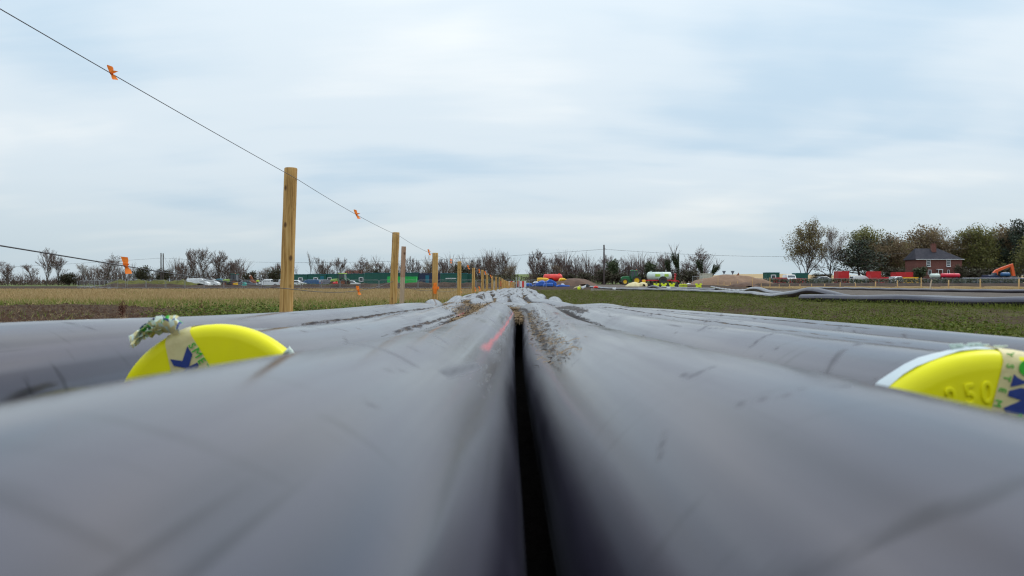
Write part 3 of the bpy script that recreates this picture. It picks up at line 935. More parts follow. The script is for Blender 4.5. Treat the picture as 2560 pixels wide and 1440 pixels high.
POSTS = [(727, 6.0, 422, .108, .05, 'nearest and tallest round wooden post, carrying the wire over the left pipe'),
         (990, 10.7, 582, .108, .06, 'thick round post standing beside the pink and white lath'),
         (1088, 13.2, 633, .106, .01, 'round post with an orange tape tied round its middle'),
         (1148.5, 20, 654, .108, .01, 'round post with orange marking, next beyond the one with tied tape'),
         (1184, 25, 670, .106, .02, 'fifth round post of the wire fence from the near end'),
         (1206, 29.5, 675, .106, 0, 'sixth round post of the wire fence from the near end'),
         (1217.5, 33, 684, .100, 0, 'seventh round post, last before the small white lath'),
         (1230.5, 37, 690, .098, 0, 'round post right behind the small white lath'),
         (1240.3, 41, 692, .104, 0, 'first round post beyond the small white lath'),
         (1249, 45, 693.5, .104, 0, 'second round post beyond the small white lath')]
for k, (px, d, top, dia, lean, lb) in enumerate(POSTS):
    post(lb, px, d, top, dia, lean, seed=k)
for k in range(17):
    d = 49 + k * 3.7
    x = float(fence_x(d))
    px = 1280 + F * x / d
    px = np.interp(k, [0, 4, 8, 12, 16], [1255, 1267, 1278, 1287, 1296])
    top = np.interp(k, [0, 3, 8, 12, 16], [696.5, 702, 705.5, 705, 701.5]) + random.uniform(-.6, .6)
    post('slim round post in the dense far run of the fence, short of the blue sheets', px, d, top, .10, 0, seed=50 + k)


def lath(label, px, d, y0, top, w, two):
    x = (px - 1280) / F * d
    b = gz(x, d); zt = CZ + (HY - top) / F * d - b
    t = thing('marker_lath', label, 'stake', (x, d, b), .3, 'sawn laths beside the fence posts')
    mb = MB(); mb.box((0, 0, zt * .29 - .1), (w, w * .55, zt * .58 + .2)); mb.build('lower_length', M_LATH, t)
    mb = MB(); mb.box((0, 0, zt * .79), (w, w * .55, zt * .42)); mb.build('upper_length', M_LATHR if two else M_LATH, t)
    t.rotation_euler = (0, .035, .3)
    return t


lath('square sawn lath, pink above and white below, beside the second post', 1003, 10.4, 0, 616, .062, True)
lath('small white lath stuck in the grass among the far posts', 1234, 36, 0, 703, .045, False)


def post_pt(k, dz, side=1.0):
    px, d, top, dia, lean, _ = POSTS[k]
    x = (px - 1280) / F * d + dia * .52 * side
    return Vector((x, d, CZ + (HY - top) / F * d + dz))


def sagged(a, b, sag, n=14):
    return [a.lerp(b, k / n) + Vector((0, 0, -sag * 4 * (k / n) * (1 - k / n))) for k in range(n + 1)]


def wire(label, anchors, sags, r, name='fence_wire'):
    mb = MB(); pts = []
    for k in range(len(anchors) - 1):
        s = sagged(anchors[k], anchors[k + 1], sags[k])
        pts += s if k == 0 else s[1:]
    mb.tube(pts, r, 6)
    o = mb.build(name, M_WIRE, None, smooth='all')
    return tag(o, label, 'wire', 'wires of the fence'), pts


top_a = [Vector((-1.98, 1.2, CZ + 1.10)), pix(220, 150, 3.3), post_pt(0, -.088)]
for k in range(1, 10): top_a.append(post_pt(k, -.05))
top_a[2].x -= 0.0
# first stretch as seen: it passes the frame edge at (0, 22)
top_a[0] = pix(0, 22, 2.74) + (pix(0, 22, 2.74) - pix(220, 150, 3.3)) * 2.4
wt_o, top_pts = wire('upper plain wire strung along the tops of the round posts', top_a, [0.0, .004] + [.03] * 9, .0021)
low_a = [pix(0, 614, 2.74) + (pix(0, 614, 2.74) - pix(330, 668, 3.75)) * 1.4, pix(0, 614, 2.74), pix(330, 668, 3.75), pix(742, 724, 6.0), pix(895, 727, 8.2), pix(981, 704, 10.6)]
for k in range(2, 10):
    p = post_pt(k, 0, -1.0); p.z = gz(p.x, p.y) + .42
    low_a.append(p)
wl_o, low_pts = wire('lower wire sagging between the round posts near the ground', low_a, [0, 0, .01, .02, .015] + [.05] * 8, .0030)


def flag(label, p, s, seed, sway=(0, 0)):
    r = random.Random(seed)
    t = thing('marker_tape', label, 'marker tape', p, 0, 'orange tape tied to the fence wires')
    mb = MB(); mb.lathe([(s * .05, -s * .12), (s * .12, -s * .05), (s * .12, s * .05), (s * .05, s * .12)], (0, 0, 0), 'x', 8)
    mb.build('knot', M_ORG, t, smooth='all')
    for e in range(3):
        mb = MB(); n = 6; vs = []
        up = 1 if e == 0 else -1 if e == 1 else .35
        ln = s * (.75 if e == 0 else .62)
        ox = r.uniform(-.25, .1) if e == 0 else r.uniform(.1, .5)
        for k in range(n + 1):
            u = k / n
            wd = s * .62 * (.35 + u * .9 * (1 - .35 * u))
            c = Vector((ox * s * u + sway[0] * u, s * .10 * math.sin(3 * u + e), up * ln * u))
            tw = .9 * u + r.uniform(-.15, .15)
            dd = Vector((math.cos(tw), math.sin(tw) * .8, .12 * up * math.sin(4 * u)))
            vs += [c - dd * wd / 2, c + Vector((0, -.12 * wd, 0)), c + dd * wd / 2]
        mb.add(vs, [(k * 3 + j, k * 3 + j + 1, k * 3 + 4 + j, k * 3 + 3 + j) for k in range(n) for j in (0, 1)])
        mb.build('tail', M_ORG, t, smooth='all', fix=False)
    return t


def along(pts, px):
    best = min(pts, key=lambda q: abs(1280 + F * q.x / q.y - px) if q.y > .5 else 1e9)
    i = pts.index(best)
    for a, b in zip(pts[max(0, i - 1):i + 1], pts[i:i + 2]):
        pa, pb = 1280 + F * a.x / a.y, 1280 + F * b.x / b.y
        if min(pa, pb) <= px <= max(pa, pb) and abs(pb - pa) > 1e-6:
            return a.lerp(b, (px - pa) / (pb - pa))
    return best


FL = [(top_pts, 278, .058, 'large orange tape fluttering on the upper wire against the sky, nearest of all'),
      (top_pts, 891, .085, 'pale orange tape on the upper wire between the first two posts'),
      (top_pts, 1072, .085, 'orange tape on the upper wire just left of the third post'),
      (top_pts, 1127, .085, 'orange tape on the upper wire just left of the fourth post'),
      (top_pts, 1170, .11, 'orange tape on the upper wire between the fourth and fifth posts'),
      (top_pts, 1198, .12, 'orange tape on the upper wire just before the sixth post'),
      (top_pts, 1213, .12, 'orange tape on the upper wire at the seventh post'),
      (top_pts, 1227, .12, 'orange tape on the upper wire above the small white lath'),
      (low_pts, 314, .072, 'bright orange tape knotted on the lower wire left of the nearest post'),
      (low_pts, 895, .085, 'orange tape on the sagging lower wire above the stubble'),
      (low_pts, 1150, .16, 'orange tape tied low on the fourth post'),
      (low_pts, 1187, .14, 'orange tape tied low on the fifth post'),
      (low_pts, 1199, .14, 'orange tape hanging low between the fifth and sixth posts')]
for k, (pp, px, s, lb) in enumerate(FL):
    flag(lb, along(pp, px), s * .88, 90 + k)
# the strip tied round the third post
t = thing('marker_tape', 'orange tape knotted round the middle of the third post', 'marker tape', pix(1088, 720, 13.13), 0, 'orange tape tied to the fence wires')
mb = MB(); mb.lathe([(.062, -.025), (.066, 0), (.062, .025)], (0, .07, 0), 'z', 18); mb.build('loop', M_ORG, t, smooth='all')
mb = MB(); mb.add([(-.03, -.012, .09), (.03, -.006, .10), (.035, -.012, .0), (-.035, -.018, 0), (.02, -.004, -.11), (-.03, -.010, -.10)], [(0, 1, 2, 3), (3, 2, 4, 5)]); mb.build('tail', M_ORG, t)
# ------------------------------------------------------------------ straw, crop, grass, stubble (uncountable ground cover)
M_STRAW = mat('straw', (.36, .25, .13), .85, spec=.15, island=[(.04, .03, .025), (.15, .10, .06), (.27, .19, .11), (.085, .065, .05)])
M_LEAF = mat('crop_leaf', (.10, .16, .03), .8, spec=.1, island=[(.05, .066, .012), (.095, .11, .018), (.15, .155, .028), (.105, .085, .028)], trans=.2)
M_GRASS = mat('grass_blade', (.12, .18, .03), .8, spec=.1, island=[(.10, .17, .015), (.17, .23, .03), (.26, .24, .08), (.13, .17, .03)], trans=.2)
M_DRY = mat('dry_stalk', (.46, .32, .13), .85, spec=.1, island=[(.24, .165, .085), (.37, .27, .145), (.48, .365, .21), (.20, .165, .08)], trans=.15)
M_WEED = mat('weed_leaf', (.09, .14, .03), .8, spec=.1, island=[(.055, .09, .02), (.11, .16, .03), (.20, .20, .05), (.14, .10, .04)], trans=.2)
M_CLOD = mat('clod', (.05, .028, .019), .95, (.085, .05, .034), 12, spec=.1)


def blades(name, X, Y, h, wd, m, lean=.35, zoff=0.0, kind='stuff', bend=True):
    """pointed blades, one triangle each"""
    n = len(X)
    Z = g(X, Y) + zoff
    a = rng.random(n) * 2 * PI
    ln = rng.normal(0, lean, (n, 2)) * h[:, None]
    P = np.zeros((n, 3, 3))
    dx, dy = np.cos(a) * wd / 2, np.sin(a) * wd / 2 * .6
    P[:, 0] = np.stack([X - dx, Y - dy, Z - .01], -1); P[:, 1] = np.stack([X + dx, Y + dy, Z - .01], -1)
    P[:, 2] = np.stack([X + ln[:, 0], Y + ln[:, 1], Z + h], -1)
    o = np_polys(name, P, m); o['kind'] = kind
    return o


def leaves(name, X, Y, Z, size, m, parent=None, flat=.6):
    n = len(X)
    nv = rng.normal(0, 1, (n, 3)); nv[:, 2] = np.abs(nv[:, 2]) + flat
    nv /= np.linalg.norm(nv, axis=1)[:, None]
    u = np.cross(nv, rng.normal(0, 1, (n, 3))); u /= np.linalg.norm(u, axis=1)[:, None]
    v = np.cross(nv, u)
    C = np.stack([X, Y, Z], -1); s = size[:, None]
    P = np.stack([C - u * s, C + v * s * .55 + nv * s * .12, C + u * s, C - v * s * .55 + nv * s * .12], 1)
    return np_polys(name, P, m, parent)


def scatter(n, y0, y1, xl, xr, pw=1.0):
    """n points, thinner with distance; xl, xr are functions of y"""
    y = (y0 ** (1 - pw) + rng.random(n) * (y1 ** (1 - pw) - y0 ** (1 - pw))) ** (1 / (1 - pw)) if pw != 1 else y0 * (y1 / y0) ** rng.random(n)
    a, b = xl(y), xr(y)
    return a + (b - a) * rng.random(n), y


# crop plants: rosettes of small leaves
def crop_right(y): return np.minimum(12.3 + .02 * y, .95 * y + 2.0)
px_, py_ = scatter(22000, 1.6, 62, lambda y: pipes_r(y) + .28, crop_right, 1.15)
patch = wob(px_ * 1.4, py_ * .9, 1.2) + .5 * wob(px_ * 3.1, py_ * 2.3, 1.0)
keep = (patch > .02 + .25 * rng.random(len(px_)) - .75 * smooth(7, 20, py_)) & (rng.random(len(px_)) < .95)
px_, py_ = px_[keep], py_[keep]
k_ = 15
sc_ = np.repeat(.55 + .8 * rng.random(len(px_)) + .010 * py_, k_)
X = np.repeat(px_, k_) + rng.normal(0, .045, len(px_) * k_) * sc_
Y = np.repeat(py_, k_) + rng.normal(0, .045, len(px_) * k_) * sc_
H = np.abs(rng.normal(.035, .03, len(X))) * sc_ + .008
o = leaves('crop_plants', X, Y, g(X, Y) + H, (.006 + .009 * rng.random(len(X))) * sc_, M_LEAF); o['kind'] = 'stuff'
# taller sprigs near the pipe side
X, Y = scatter(5200, 3.0, 30, lambda y: pipes_r(y) + .3, crop_right, 1.2)
k2 = wob(X * 1.4, Y * .9, 1.2) > -.1
o = blades('crop_sprigs', X[k2], Y[k2], .05 + .06 * rng.random(k2.sum()), np.full(k2.sum(), .014), M_LEAF, .5)

# left: weeds on the bare soil, grass verge, stubble
def fl(y): return fence_x(y) + .1
X, Y = scatter(2600, 7.0, 16, lambda y: -.76 * y, fl)
pt = wob(X * .8, Y * 1.1, 1.0) + .9 * smooth(-.62, -.34, X / Y) - .62
kk = pt > .05
X, Y = X[kk], Y[kk]
k_ = 26
sc_ = np.repeat(.7 + 1.3 * rng.random(len(X)) ** 2, k_)
LX = np.repeat(X, k_) + rng.normal(0, .07, len(X) * k_) * sc_; LY = np.repeat(Y, k_) + rng.normal(0, .07, len(X) * k_) * sc_
LH = np.abs(rng.normal(.03, .035, len(LX))) * sc_ + .006
o = leaves('weed_patch', LX, LY, g(LX, LY) + LH, (.007 + .011 * rng.random(len(LX))) * sc_, M_WEED); o['kind'] = 'stuff'
X, Y = scatter(2600, 6.5, 20, lambda y: -.76 * y, fl)
kk = wob(X * .7, Y * .9, 1.0) > .1
Xd, Yd = scatter(9000, 6.5, 20, lambda y: -.76 * y, fl)
o = blades('dead_grass', Xd, Yd, .015 + .05 * rng.random(len(Xd)) ** 2, np.full(len(Xd), .006), M_DRY, 1.4)
X, Y = X[kk], Y[kk]
o = blades('soil_grass', X, Y, .04 + .07 * rng.random(len(X)), np.full(len(X), .012), M_GRASS, .6)
X, Y = scatter(34000, 13.6, 30, lambda y: -.76 * y, lambda y: fence_x(y) + .35)
kk = (Y > 15.4 + 4.0 * smooth(.30, .62, -X / Y) + 1.2 * wob(X, Y, .8)) & (Y < 25 + 2 * wob(X, Y, .8) + 2 * rng.random(len(X)))
X, Y = X[kk], Y[kk]
dk = rng.random(len(X)) < .42
o = blades('dry_grass', X[dk], Y[dk], .06 + .10 * rng.random(dk.sum()), .014 + .01 * rng.random(dk.sum()), M_DRY, .6)
X, Y = X[~dk], Y[~dk]
o = blades('grass', X, Y, .05 + .10 * rng.random(len(X)), .012 + .012 * rng.random(len(X)), M_GRASS, .45)
X, Y = scatter(9000, 24, 62, lambda y: fence_x(y) - .5, lambda y: fence_x(y) + .6)
o = blades('fence_grass', X, Y, .08 + .16 * rng.random(len(X)), .02 + .02 * rng.random(len(X)), M_GRASS, .35)
X, Y = scatter(46000, 18, 82, lambda y: -.76 * y, lambda y: fence_x(y) - .1)
kk = (Y > 22 + 3.0 * wob(X, Y, .8) + 2 * rng.random(len(X)))
X, Y = X[kk], Y[kk]
row = np.round(X / .30) * .30 + rng.normal(0, .035, len(X))
o = blades('stubble', row, Y, .09 + .09 * rng.random(len(X)), .012 + .0006 * Y, M_DRY, .35)
X, Y = scatter(7000, 18, 80, lambda y: -.76 * y, lambda y: fence_x(y) - .1)
kk = wob(X * .6, Y * .4, 1.0) > .25
o = blades('stubble_weeds', X[kk], Y[kk], .05 + .08 * rng.random(kk.sum()), .02 + .0008 * Y[kk], M_GRASS, .5)
X, Y = scatter(9000, 30, 125, lambda y: np.maximum(35.5, .30 * y), lambda y: .76 * y)
kk = X > 35.5
o = blades('strip_stubble', X[kk], Y[kk], .08 + .12 * rng.random(kk.sum()), np.full(kk.sum(), .07), M_DRY, .4)
# grass at the near end of the site and along the second pipe
X, Y = scatter(6000, 14, 60, lambda y: np.minimum(9.5 + .05 * y, .76 * y), lambda y: 12.0 + .05 * y)
o = blades('pipe_side_grass', X, Y, .05 + .12 * rng.random(len(X)), .012 + .0006 * Y, M_LEAF, .4)
# bare clods on the soil
def clods(name, X, Y, s):
    mb = MB(); 
    P = []
    for x, y, q in zip(X, Y, s):
        z = gz(x, y)
        c = np.array([x, y, z + q * .2])
        v = [c + q * np.array(d) * random.uniform(.6, 1.2) for d in ((1, 0, 0), (0, 1, 0), (-1, 0, 0), (0, -1, 0), (0, 0, .8))]
        for i in range(4): P.append([v[i], v[(i + 1) % 4], v[4]])
    o = np_polys(name, np.array(P), M_CLOD); o['kind'] = 'stuff'
X, Y = scatter(5200, 6.5, 21, lambda y: -.76 * y, lambda y: fence_x(y) + .6)
clods('soil_clods', X, Y, .012 + .045 * rng.random(len(X)) ** 3)
X, Y = scatter(1500, 3.5, 20, lambda y: pipes_r(y) + .3, crop_right, 1.15)
clods('crop_clods', X, Y, .012 + .03 * rng.random(len(X)) ** 3)

# pale stones on the left soil
M_STONE = mat('pale_stone', (.55, .48, .38), .8)
for px, d, s, lb in ((220, 9.6, .035, 'pale stone on the bare soil behind the left pipe, larger of two'), (208, 9.2, .022, 'small pale stone on the bare soil behind the left pipe, nearer of two')):
    mb = MB(); mb.lathe([(0, -s * .4), (s * .8, -s * .2), (s, .1 * s), (s * .6, s * .5), (0, s * .6)], (0, 0, 0), 'z', 7)
    o = mb.build('stone', M_STONE); o.location = at(px, d, .015); o.rotation_euler = (.2, .1, px); tag(o, lb, 'stone', 'stones on the soil')

# withered dock plants
M_DOCK = mat('withered_dock', (.11, .035, .02), .8, island=[(.06, .022, .015), (.14, .045, .025), (.20, .08, .04)])
for px, d, h, lb in ((305, 11.2, .27, 'dark red withered dock plant rising above the weeds on the left'),
                     (502, 13, .26, 'thin withered stalk standing left of the nearest post')):
    t = thing('dock_plant', lb, 'plant', at(px, d))
    mb = MB(); mb.tube([(0, 0, -.03), (.01, 0, h * .5), (.0, .01, h)], [.006, .005, .002], 5); mb.tube([(0, 0, h * .3), (.04, .01, h * .6), (.045, .01, h * .85)], [.004, .003, .001], 4)
    mb.build('stem', M_DOCK, t)
    n = 420 if h > .2 and px < 400 else 60
    zz = np.abs(rng.normal(.5, .25, n)) * h
    sh_ = leaves('seed_heads', rng.normal(0, .028, n), rng.normal(0, .028, n), np.clip(zz, .02, h * 1.02), .006 + .011 * rng.random(n), M_DOCK, t); sh_['kind'] = 'stuff'

# straw lodged in the hollows between the pipes
def straw(name, n, fx, y0, y1, hz, ln, m=M_STRAW, along=.55, wd=.0026):
    n = int(n * 2.6); ys = y0 + (y1 - y0) * rng.random(n)
    P = []
    for y in ys:
        x, z, sp = fx(y)
        x += rng.normal(0, sp); z += abs(rng.normal(0, hz * .55))
        a = rng.normal(0, along) + (PI / 2 if rng.random() < .8 else rng.random() * PI)
        l = ln * rng.uniform(.35, 1.1); w_ = wd * .36 * rng.uniform(.6, 1.3) * (1 + .10 * y)
        dx, dy = math.cos(a) * l / 2, math.sin(a) * l / 2
        s = rng.normal(0, .16) * l / 2
        nx, ny = -math.sin(a) * w_, math.cos(a) * w_
        mz = rng.uniform(0, .2) * l * .5
        p0, p1, p2 = np.array([x - dx, y - dy, z - s]), np.array([x, y, z + mz * .5]), np.array([x + dx, y + dy, z + s])
        q = np.array([nx, ny, abs(nx) * .6])
        P.append([p0 - q, p0 + q, p1 + q, p1 - q]); P.append([p1 - q, p1 + q, p2 + q, p2 - q])
    o = np_polys(name, np.array(P), m); o['kind'] = 'stuff'
    return o


PATH = {k: pipe_path(k, np.linspace(.9, 52, 2000)) for k in ORDER}
def centre(k, y):
    P = PATH[k]; i = min(len(P) - 1, max(0, int((y - .9) / (52 - .9) * 1999)))
    return P[i]
def valley(a, b, dz=0.0, sp=.02, f=.5):
    def fn(y):
        p, q = centre(a, y), centre(b, y)
        gap = max(.0, math.hypot(q[0] - p[0], q[2] - p[2]) - 2 * R)
        x = p[0] + (q[0] - p[0]) * f; z = p[2] + (q[2] - p[2]) * f
        return x, z + R * .42 + dz - gap * .3, sp
    return fn
def flank(a, ang_, sp, dz=.001):
    def fn(y):
        p = centre(a, y); an = math.radians(ang_ + random.gauss(0, sp))
        return p[0] + (R + dz) * math.sin(an), p[2] + (R + dz) * math.cos(an), .002
    return fn
straw('straw', 900, valley('L2', 'L1', .005, .022), 2.9, 5.2, .020, .11)
straw('straw', 1500, valley('L2', 'L1', .02, .05), 4.6, 9.5, .03, .13)
straw('straw', 900, valley('L3', 'L2', .02, .05), 5.2, 9.5, .03, .13)
straw('straw', 420, valley('L1', 'R1', -.014, .014), 3.6, 5.6, .022, .10)
straw('straw', 900, valley('L1', 'R1', .02, .05), 5.2, 9, .03, .12)
straw('straw', 700, valley('R1', 'R2', .015, .05), 5.3, 9, .03, .12)
straw('straw', 260, valley('R1', 'R2', -.012, .012), 1.8, 5.2, .008, .08)
straw('straw', 150, valley('L2', 'L1', -.015, .012), 1.1, 3.0, .006, .07)
straw('straw', 60, valley('L3', 'L2', -.012, .012), 1.8, 4.6, .006, .07)
straw('straw', 260, flank('R1', -42, 7), .9, 3.6, .0012, .026, along=.7, wd=.0016)
straw('straw', 240, flank('L1', -30, 12), 2.2, 4.6, .002, .04, along=.6, wd=.0018)
straw('straw', 180, flank('L2', 36, 12), 3.4, 5.4, .003, .05, along=.6, wd=.002)
for a, b in zip(ORDER[:-1], ORDER[1:]):
    straw('straw', 620, valley(a, b, .0, .035), 8.0, 24, .02, .15, wd=.004)
    straw('straw', 260, valley(a, b, .0, .035), 20, 50, .02, .20, wd=.006)

# small dark leaf stuck on the left foreground pipe, heap of red soil at the right
M_DLEAF = mat('dead_leaf', (.03, .022, .022), .7)
p = centre('L1', 1.52); an = math.radians(-14)
mb = MB(); mb.add([(-.022, .010, .001), (-.006, -.004, .004), (.010, -.014, .001), (.016, 0, .005), (.004, .014, .002), (-.004, .010, .006)], [(0, 1, 5), (1, 2, 3), (1, 3, 4), (1, 4, 5)])
o = mb.build('dead_leaf', M_DLEAF); o.location = (p[0] + (R + .001) * math.sin(an), 1.52, p[2] + (R + .001) * math.cos(an)); o.rotation_euler = (0, -an * -1, 0)
tag(o, 'small dark withered leaf lying on the striped foreground pipe', 'leaf')
M_REDSOIL = mat('red_soil', (.15, .07, .04), .95, (.09, .045, .03), 25, bump=1.0, bscale=60)


def mound(name, label, cat, c, w_, dp, h, m, seed=0, n=34, rough=.12, flat=.0, smooth_=True, sk=0.0):
    """a heap: a rough dome on the ground at c"""
    u = np.linspace(-1, 1, n); U, V = np.meshgrid(u, u)
    rr_ = np.sqrt(U ** 2 + V ** 2)
    a = np.arctan2(V, U)
    edge = 1 + .12 * np.sin(a * 3 + seed) + .07 * np.sin(a * 7 + 2 * seed)
    q = np.clip(1 - (rr_ / edge) ** 1.7, 0, 1)
    Z = h * q ** (.8 + flat)
    for k in range(n):
        for j in range(n):
            Z[k, j] += (mnoise.noise((U[k, j] * 3.1 + seed, V[k, j] * 3.1, seed * .7)) + .5 * mnoise.noise((U[k, j] * 9 + seed, V[k, j] * 9, seed))) * rough * h * q[k, j] ** .5
    Vx = np.stack([U * w_ / 2 + sk * Z, V * dp / 2, Z - .05 * (q <= 0.001) * h - .02], -1)
    o, _ = np_grid(name, Vx, m, smooth=smooth_)
    o.location = c
    if cat: tag(o, label, cat)
    else: o['kind'] = 'structure'
    return o
mound('soil_heap', 'low heap of red soil crumbs beside the outer right pipe', 'soil heap', at(1732, 8.6), .62, .9, .07, M_REDSOIL, 3, rough=.5)
# ------------------------------------------------------------------ trees and hedges
M_BARK = mat('bark', (.055, .042, .036), .9, (.09, .07, .058), 3, bump=.4, bscale=10)
M_TWIG = mat('twig', (.125, .085, .074), .9, (.17, .115, .10), .6)
M_TWIGW = mat('twig_pale', (.16, .11, .10), .9, (.20, .15, .13), .6)
M_HEDGE = mat('hedge_leaf', (.05, .045, .02), .8, island=[(.035, .026, .018), (.06, .045, .022), (.05, .06, .02), (.075, .05, .03)])
M_IVY = mat('ivy_leaf', (.04, .06, .018), .6, island=[(.025, .04, .014), (.045, .07, .02), (.07, .085, .025)])
M_AUT = mat('autumn_leaf', (.10, .08, .03), .7, island=[(.15, .115, .055), (.24, .175, .075), (.19, .17, .06), (.29, .215, .085)], trans=.3)
M_AUTG = mat('autumn_leaf_green', (.08, .09, .025), .7, island=[(.12, .13, .042), (.20, .20, .055), (.27, .235, .07), (.14, .14, .048)], trans=.3)
M_DARKG = mat('dark_needle', (.02, .034, .018), .7, island=[(.014, .022, .014), (.026, .042, .02), (.035, .05, .022)])
M_BROWN = mat('brown_leaf', (.085, .055, .032), .75, island=[(.15, .105, .068), (.23, .16, .092), (.29, .21, .11), (.20, .175, .072)], trans=.3)


def skeleton(seed, height, spread, limbs, levels, up=.55, forks=1, trunk_r=.22, start=.25, kids_=(4, 3), twig_r=.035):
    """trunk tubes, twig tubes and the twig tips of one tree"""
    r = random.Random(seed)
    tr, tw, tips = MB(), MB(), []

    def grow(p, d, ln, rad, lvl):
        n = 4 if lvl == 0 else 3 if lvl < 2 else 2
        pts, rs = [p.copy()], [rad]
        dd = d.copy()
        for k in range(n):
            dd = (dd + Vector((r.gauss(0, .16), r.gauss(0, .16), r.gauss(.06 * up, .1)))).normalized()
            p = p + dd * ln / n
            pts.append(p.copy()); rs.append(max(twig_r * .55, rad * (1 - .62 * (k + 1) / n)))
        (tr if lvl <= 1 else tw).tube(pts, rs, 6 if lvl == 0 else 4 if lvl == 1 else 3, cap=False)
        if lvl >= levels:
            tips.append((pts[-1], ln)); return
        nb = limbs if lvl == 0 else kids_[min(lvl - 1, len(kids_) - 1)]
        for b in range(nb):
            t = start + (1 - start) * (b + r.random()) / nb if lvl == 0 else r.uniform(.3, 1.0)
            i = min(n - 1, int(t * n)); f = t * n - i
            q = pts[i].lerp(pts[i + 1], f)
            a = r.uniform(0, 2 * PI) if lvl else b * 2.4 + r.uniform(-.5, .5)
            out = Vector((math.cos(a), math.sin(a), 0))
            ax = dd if lvl else Vector((0, 0, 1))
            nd = (ax * up + out * (1 - up * .55) * spread + Vector((0, 0, .30 * up))).normalized()
            grow(q, nd, ln * r.uniform(.42, .66) * (1.15 - .35 * t if lvl == 0 else 1), max(twig_r, rs[i] * .55), lvl + 1)
        if lvl: grow(pts[-1], dd, ln * .55, max(twig_r, rs[-1]), lvl + 1)
        else:
            for q in range(2): grow(pts[-1], (dd + Vector((r.gauss(0, .3), r.gauss(0, .3), 0))).normalized(), ln * .38, rs[-1], 1)
    for k in range(forks):
        a = r.uniform(0, 2 * PI)
        d = Vector((math.cos(a) * .18 * (forks > 1), math.sin(a) * .18 * (forks > 1), 1)).normalized()
        grow(Vector((.25 * math.cos(a) * (forks > 1), .25 * math.sin(a) * (forks > 1), -.2)), d, height * r.uniform(.56, .66) * (1 if k == 0 else r.uniform(.75, 1)), trunk_r, 0)
    zs = max((p.z for p, _ in tips), default=height)
    return tr, tw, tips, height / zs


def ivy_pts(q, a, zz, tips, sc, height, r):
    x, y, z = q * .6 * np.cos(a), q * .6 * np.sin(a), zz.copy()
    T = np.array([[p.x, p.y, p.z] for p, _ in tips]) * sc
    T = T[T[:, 2] < .72 * height] if (T[:, 2] < .72 * height).sum() > 4 else T
    n = len(z) * 2 // 3
    i = r.integers(0, len(T), n)
    f = r.random(n) ** .6
    C = T[i] * np.stack([f, f, .55 + .45 * f], -1) + np.clip(r.normal(0, .32, (n, 3)), -.6, .6)
    x[:n], y[:n], z[:n] = C[:, 0], C[:, 1], np.maximum(C[:, 2], .2)
    return x, y, z


def tree_proto(name, seed, height, leaf=None, nleaf=0, lsize=.18, lspread=.7, bark=None, twig=None, ivy=0, leaf_low=0.0, **kw):
    tr, tw, tips, sc = skeleton(seed, height, **kw)
    root = thing(name, None, None)
    bk = bark or M_BARK; tg_ = twig or M_TWIG
    for m in (tr, tw): m.v = [(x * sc, y * sc, z * sc) for x, y, z in m.v]
    tr.build('trunk', bk, root, smooth='all', fix=False)
    tw.build('crown_twigs' if leaf else 'crown', tg_, root, smooth='all', fix=False)
    r = np.random.default_rng(seed)
    if leaf is not None and nleaf:
        T = np.array([[p.x, p.y, p.z] for p, _ in tips]) * sc
        if leaf_low: T = T[T[:, 2] > leaf_low * height]
        i = r.integers(0, len(T), nleaf)
        C = T[i] + np.clip(r.normal(0, 1, (nleaf, 3)), -1.5, 1.5) * lspread * np.array([1, 1, .7])
        leaves('crown', C[:, 0], C[:, 1], np.maximum(C[:, 2], .3), lsize * (.6 + .8 * r.random(nleaf)), leaf, root, flat=.2)
    if ivy:
        n = ivy; zz = r.random(n) ** .9 * height * .72
        a = r.random(n) * 2 * PI; q = (1.0 - .75 * (zz / height / .72) ** 2) * (.75 + .35 * np.sin(zz * 1.3 + seed) + .25 * np.sin(a * 2 + zz)) * r.random(n) ** .45
        leaves('ivy', *ivy_pts(q, a, zz, tips, sc, height, r), .14 * (.6 + .8 * r.random(n)), M_IVY, root, flat=.2)
    return root


bare = []
specs = [dict(spread=.85, limbs=10, levels=4, up=.7, kids_=(4, 4, 3), trunk_r=.20, start=.2),
         dict(spread=1.0, limbs=10, levels=4, up=.55, kids_=(4, 4, 3), trunk_r=.24, start=.18),
         dict(spread=.75, limbs=7, levels=4, up=.8, kids_=(3, 4, 3), trunk_r=.17, start=.25, forks=2),
         dict(spread=.42, limbs=7, levels=2, up=1.0, kids_=(5,), trunk_r=.14, start=.4),
         dict(spread=.95, limbs=6, levels=4, up=.65, kids_=(3, 4, 3), trunk_r=.17, start=.15, forks=3),
         dict(spread=1.1, limbs=9, levels=4, up=.45, kids_=(5, 4, 3), trunk_r=.26, start=.25)]
for k, s in enumerate(specs):
    bare.append(tree_proto('bare_tree', 100 + k, 10.0, twig_r=.032, twig=M_TWIGW if k == 3 else None, **s))
ivyt = tree_proto('ivy_tree', 131, 10.0, ivy=3600, **specs[3])
bush = tree_proto('bush', 140, 4.0, leaf=M_HEDGE, nleaf=2600, lsize=.15, lspread=.35, spread=1.1, limbs=8, levels=2, up=.5, kids_=(5,), forks=4, trunk_r=.08, start=.1)
leafbare = tree_proto('thin_leaf_tree', 150, 10.0, leaf=M_BROWN, nleaf=1400, lsize=.13, lspread=.4, spread=.95, limbs=9, levels=3, up=.6, kids_=(5, 4), trunk_r=.2, start=.2)
greenbush = tree_proto('bush', 141, 4.0, leaf=M_IVY, nleaf=2600, lsize=.16, lspread=.4, spread=.9, limbs=8, levels=2, up=.8, kids_=(5,), forks=4, trunk_r=.08, start=.1)
PROTO = {'a': bare[0], 'b': bare[1], 'c': bare[2], 'd': bare[3], 'e': bare[4], 'f': bare[5], 'i': ivyt, 'u': bush, 'l': leafbare, 'g': greenbush}
